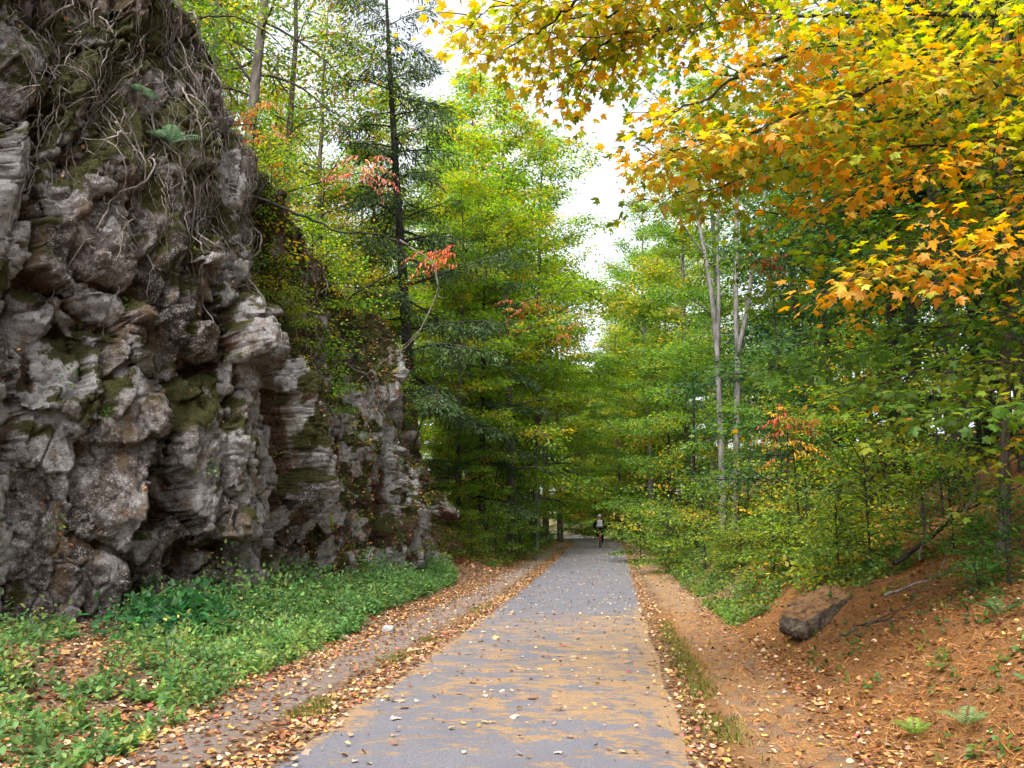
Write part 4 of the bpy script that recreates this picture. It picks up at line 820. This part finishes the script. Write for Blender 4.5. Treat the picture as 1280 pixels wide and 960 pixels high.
for i, (y, b, sc, k, t, lb) in enumerate([
    (14.6, 1.9, .75, 'shrub2', (1, 1, 1), 'green shrub at the cliff brink beneath the orange sumac'), (16.5, 1.6, .85, 'shrub', (1, .95, .8), 'loose shrub on the brink above the brown earth wall'),
    (18.3, 1.5, .9, 'shrub', (1.6, 1.4, 1.2), 'pale yellow shrub hanging over the cliff brink'), (20.2, 1.4, .9, 'shrub2', (1.6, 1.4, 1), 'light green shrub on the slope below the coral sumac'),
    (22, 1.2, .8, 'shrub', (1.3, 1, .9), 'yellowing shrub halfway down the cliff slope'), (16.0, .9, .7, 'shrub2', (1.2, 1.1, .9), 'small shrub clinging under the brown earth wall'), (17.3, .7, .75, 'shrub', (1.3, 1, .8), 'yellowish shrub low on the upper cliff slope'), (19.4, .7, .7, 'shrub2', (1.1, 1.1, .9), 'green shrub hanging from the middle of the cliff slope'), (24, 1.0, .8, 'shrub2', (1, 1, .8), 'green shrub on the lower part of the cliff slope'), (13, 3.0, .8, 'shrub', (1.1, .8, .6), 'brownish shrub behind the roots at the top left'), (26.5, 1.2, .7, 'shrub', (1.2, 1, .8), 'small shrub beside the hemlock on the cliff end')]):
    place(k, 0, y, lb, 'shrub', sc, tint=t, x=faceX(y)-b)
for px, y, sc, t, lb in [(318, 17.5, .8, (1.1, 1, .9), 'sapling leaning over the cliff brink by the arching branch'), (388, 24.5, 1, (1.2, 1.1, .9), 'sapling with pale yellow leaves on the cliff slope'), (395, 20, .9, (.9, 1.1, 1.1), 'green sapling behind the dark bare branch'), (452, 27, 1, (1.2, 1.1, .9), 'yellowing sapling on the slope in front of the hemlock'), (560, 34, .8, (1.2, 1.05, .8), 'yellow sapling under the hemlock at the cliff end'), (845, 33, 1.0, (1, 1, 1), 'sapling between the path and the grey trunks'), (980, 19, .8, (1.2, 1, .9), 'sapling with yellow leaves near the red sumac'), (1065, 18.5, .9, (1.1, 1.05, .8), 'sapling with light leaves uphill of the boulder')]:
    place('sapling', px, y, lb, 'sapling', sc, tint=t)
# far wood
for i in range(64):
    y = 60+i*1.5+RNG.uniform(-2, 2); sd = -1 if i % 2 else 1
    x = float(shift(y))+(sd*(4.6+RNG.uniform(0, 1)**1.7*20)+(-1.2 if sd < 0 else 0) if y < 102 else RNG.uniform(-16, 34) if i % 3 else RNG.uniform(-45, 50))
    if y > 101 and abs(x-float(shift(y))+.9) < 5: x += 11
    k = ('maple', 'maple2', 'bushy', 'maple', 'maple2', 'bushy')[RNG.integers(0, 6)]
    place(k, 0, y, 'tall leafy tree of the far wood around the bend of the path', group='far trees around the bend', x=x, scale=RNG.uniform(.95, 1.25)*(1.6 if k == 'bushy' else 1), tint=(RNG.uniform(.9, 1.35), RNG.uniform(.95, 1.15), RNG.uniform(.8, 1.2)))
for i in range(46):
    y = RNG.uniform(14, 60); sd = i % 2
    x = (float(shift(y))+RNG.uniform(11, 30)) if sd else (float(faceX(min(y, 30)))-RNG.uniform(9, 26))
    k = (('maple', 'dark', 'pine', 'maple2') if sd else ('sparse', 'maple2', 'maple', 'sparse'))[RNG.integers(0, 4)]
    if not sd and x/y > -.75 and y > 24 and k != 'sparse': k = 'sparse'
    place(k, 0, y, 'tree standing deep in the wood on the right bank' if sd else 'tree standing back from the cliff on the left plateau', group='trees deep in the right wood' if sd else 'trees back on the left plateau', x=x, scale=RNG.uniform(.8, 1.15))
for i in range(34):
    y = 74+i*1.9+RNG.uniform(-1, 1); sd = (1, 1, -1)[i % 3]
    x = float(shift(y))+(RNG.uniform(2.6, 8) if sd > 0 else RNG.uniform(-11, -6.5))
    place(('bushy', 'shrub2')[i % 4 == 3], 0, y, 'bushy green growth lining the path where it bends out of sight', group='bushes lining the bend', x=x, scale=RNG.uniform(.6, 1.0)*(1 if i % 4 != 3 else 1.6), tint=(RNG.uniform(.9, 1.3), RNG.uniform(1, 1.15), RNG.uniform(.8, 1.2)), cat='bush')
OR = [(.50, .21, .055, 3), (.55, .30, .08, 2), (.45, .13, .06, 1)]; CO = [(.50, .16, .10, 3), (.52, .24, .12, 2)]; RD = [(.46, .09, .05, 3), (.5, .2, .06, 1)]
def brink(y, b):
    row = G[int(np.searchsorted(ys, y))][int(nf*.5):]; x = float(faceX(y))-b
    return (x, y, float(row[np.argmin(np.abs(row[:, 0]-x)), 2])-.05)
sumac(325, 155, 15.2, 'orange sumac on the brink of the cliff in front of the leaning trunk', OR, 14, .6, foot=brink(15.4, 1.8))
sumac(350, 215, 15.6, 'small orange and green sumac low on the cliff brink', [(*ORG, 1), (.12, .2, .04, 2)], 7, .5, foot=brink(15.8, 1.5))
sumac(455, 215, 17.5, 'coral red sumac spray left of the hemlock crown', CO, 11, .7, foot=brink(18.2, 1.6))
sumac(560, 318, 20, 'salmon orange sumac spray in front of the hemlock trunk', [(.60, .20, .08, 3), (.55, .13, .06, 1)], 8, .8, foot=brink(21, 1.2))
sumac(650, 378, 27, 'orange leaved sprig in front of the low hemlock', OR, 7, .7, foot=brink(27.5, .9))
sumac(715, 410, 34, 'red orange sprig above the path at the hemlock side', [(.5, .2, .06, 2), (.45, .12, .06, 1)], 7, .6, foot=(-5.4, 36, g(-5.4, 36)-.05))
sumac(985, 530, 17, 'bright red sumac on the right bank', RD, 7, .6, foot=(latx(985, 17.3), 17.3, g(latx(985, 17.3), 17.3)))
sumac(962, 320, 22, 'dull red leaved sprig between the grey trunks and the golden boughs', [(.40, .12, .06, 3), (.35, .16, .06, 1)], 10, .8, foot=(latx(985, 22), 22, g(latx(985, 22), 22)))
sumac(990, 555, 16.5, 'orange and yellow sumac below the bright red one', [(*GOLD, 2), (*ORG, 1), (*YEL, 1)], 7, .5, foot=(latx(1000, 16.8), 16.8, g(latx(1000, 16.8), 16.8)))
def onface(y, v, off=.05):
    u = int(np.searchsorted(ys, y)); p = G[u, v]+nn[u, v]*off; return p, nn[u, v]
TEAL = [(.10, .17, .095, 1)]
for y, v, L, lb, pal in [(12.3, int(nf*.80), .42, 'blue green fern at the top left among the roots', TEAL), (12.75, int(nf*.74), .5, 'large drooping blue green fern hanging over the cliff roots', TEAL), (14.1, int(nf*.22), .34, 'small bright fern on the mossy ledge of the cliff', [(.14, .26, .08, 1)]), (15.6, int(nf*.55), .4, 'fern in the cleft under the brown earth wall', [(.10, .2, .05, 1)]), (16.6, int(nf*.62), .4, 'fern above the cleft on the cliff slope', [(.10, .2, .05, 1)])]:
    p, no = onface(y, v); fern(p, lb, 8, L, pal, no+np.array([0, 0, .4]), int(y*10))
for px, y, L, lb, pal in [(1125, 7.3, .22, 'small bright green fern on the needles at lower right', [(.15, .27, .05, 1)]), (1187, 7.0, .25, 'pale green fern right of the small bright one', [(.20, .30, .12, 1)]), (1240, 8.6, .3, 'dark fern at the right frame edge on the needles', [(.05, .13, .04, 1)])]:
    x = latx(px, y); fern((x, y, g(x, y)+.02), lb, 6, L, pal, (-.2, 0, 1), px)
y = 44; x = latx(671, y); root = empty('dead_tree', (x, y, g(x, y)-.1)); w = Wood(); w.tube([(0, 0, 0), (.05, 0, 1.5), (-.02, .05, 3), (.03, 0, 4.6)], [.13, .11, .095, .07], 9); w.build('trunk', BIRCH, root); tag(root, 'straight pale bare trunk standing like a pole left of the path', 'tree')
ground_cover(); stones(); dead_branches(); cyclist()

# ------------------------------------------------------------------ light, sky, camera
wd = bpy.data.worlds.new('World'); S.world = wd; wd.use_nodes = True; nt = wd.node_tree; bg = nt.nodes['Background']
EL, AZ = rad(58), rad(200)
sky = nt.nodes.new('ShaderNodeTexSky'); sky.sky_type = 'NISHITA'; sky.sun_disc = False; sky.sun_elevation = EL; sky.sun_rotation = AZ; sky.dust_density = 4.0; sky.air_density = 1.0; sky.ozone_density = 1.0
hs = nt.nodes.new('ShaderNodeHueSaturation'); hs.inputs['Saturation'].default_value = .22
nt.links.new(sky.outputs[0], hs.inputs['Color']); nt.links.new(hs.outputs[0], bg.inputs['Color']); bg.inputs['Strength'].default_value = .15
sl = bpy.data.lights.new('sun', 'SUN'); sl.energy = 1.5; sl.angle = rad(25); sl.color = (1, .96, .90); so = bpy.data.objects.new('sun', sl); COL.objects.link(so)
sd = Vector((math.sin(AZ)*math.cos(EL), math.cos(AZ)*math.cos(EL), math.sin(EL))); so.rotation_euler = sd.to_track_quat('Z', 'Y').to_euler()
cam = bpy.data.cameras.new('camera'); cam.sensor_width = 36; cam.lens = F/1280*36; cam.clip_end = 4000; cam.clip_start = .1
co = bpy.data.objects.new('camera', cam); COL.objects.link(co); co.location = CAM; co.rotation_euler = (rad(90)+PITCH, 0, YAW); S.camera = co
v = S.view_settings; v.view_transform = 'Standard'; v.look = 'None'; v.exposure = 1.7; v.gamma = 1
S.render.engine = 'CYCLES'; c = S.cycles; c.max_bounces = 5; c.diffuse_bounces = 3; c.glossy_bounces = 2; c.transmission_bounces = 4; c.transparent_max_bounces = 4; c.use_denoising = True; c.adaptive_threshold = .02; c.sample_clamp_indirect = 6
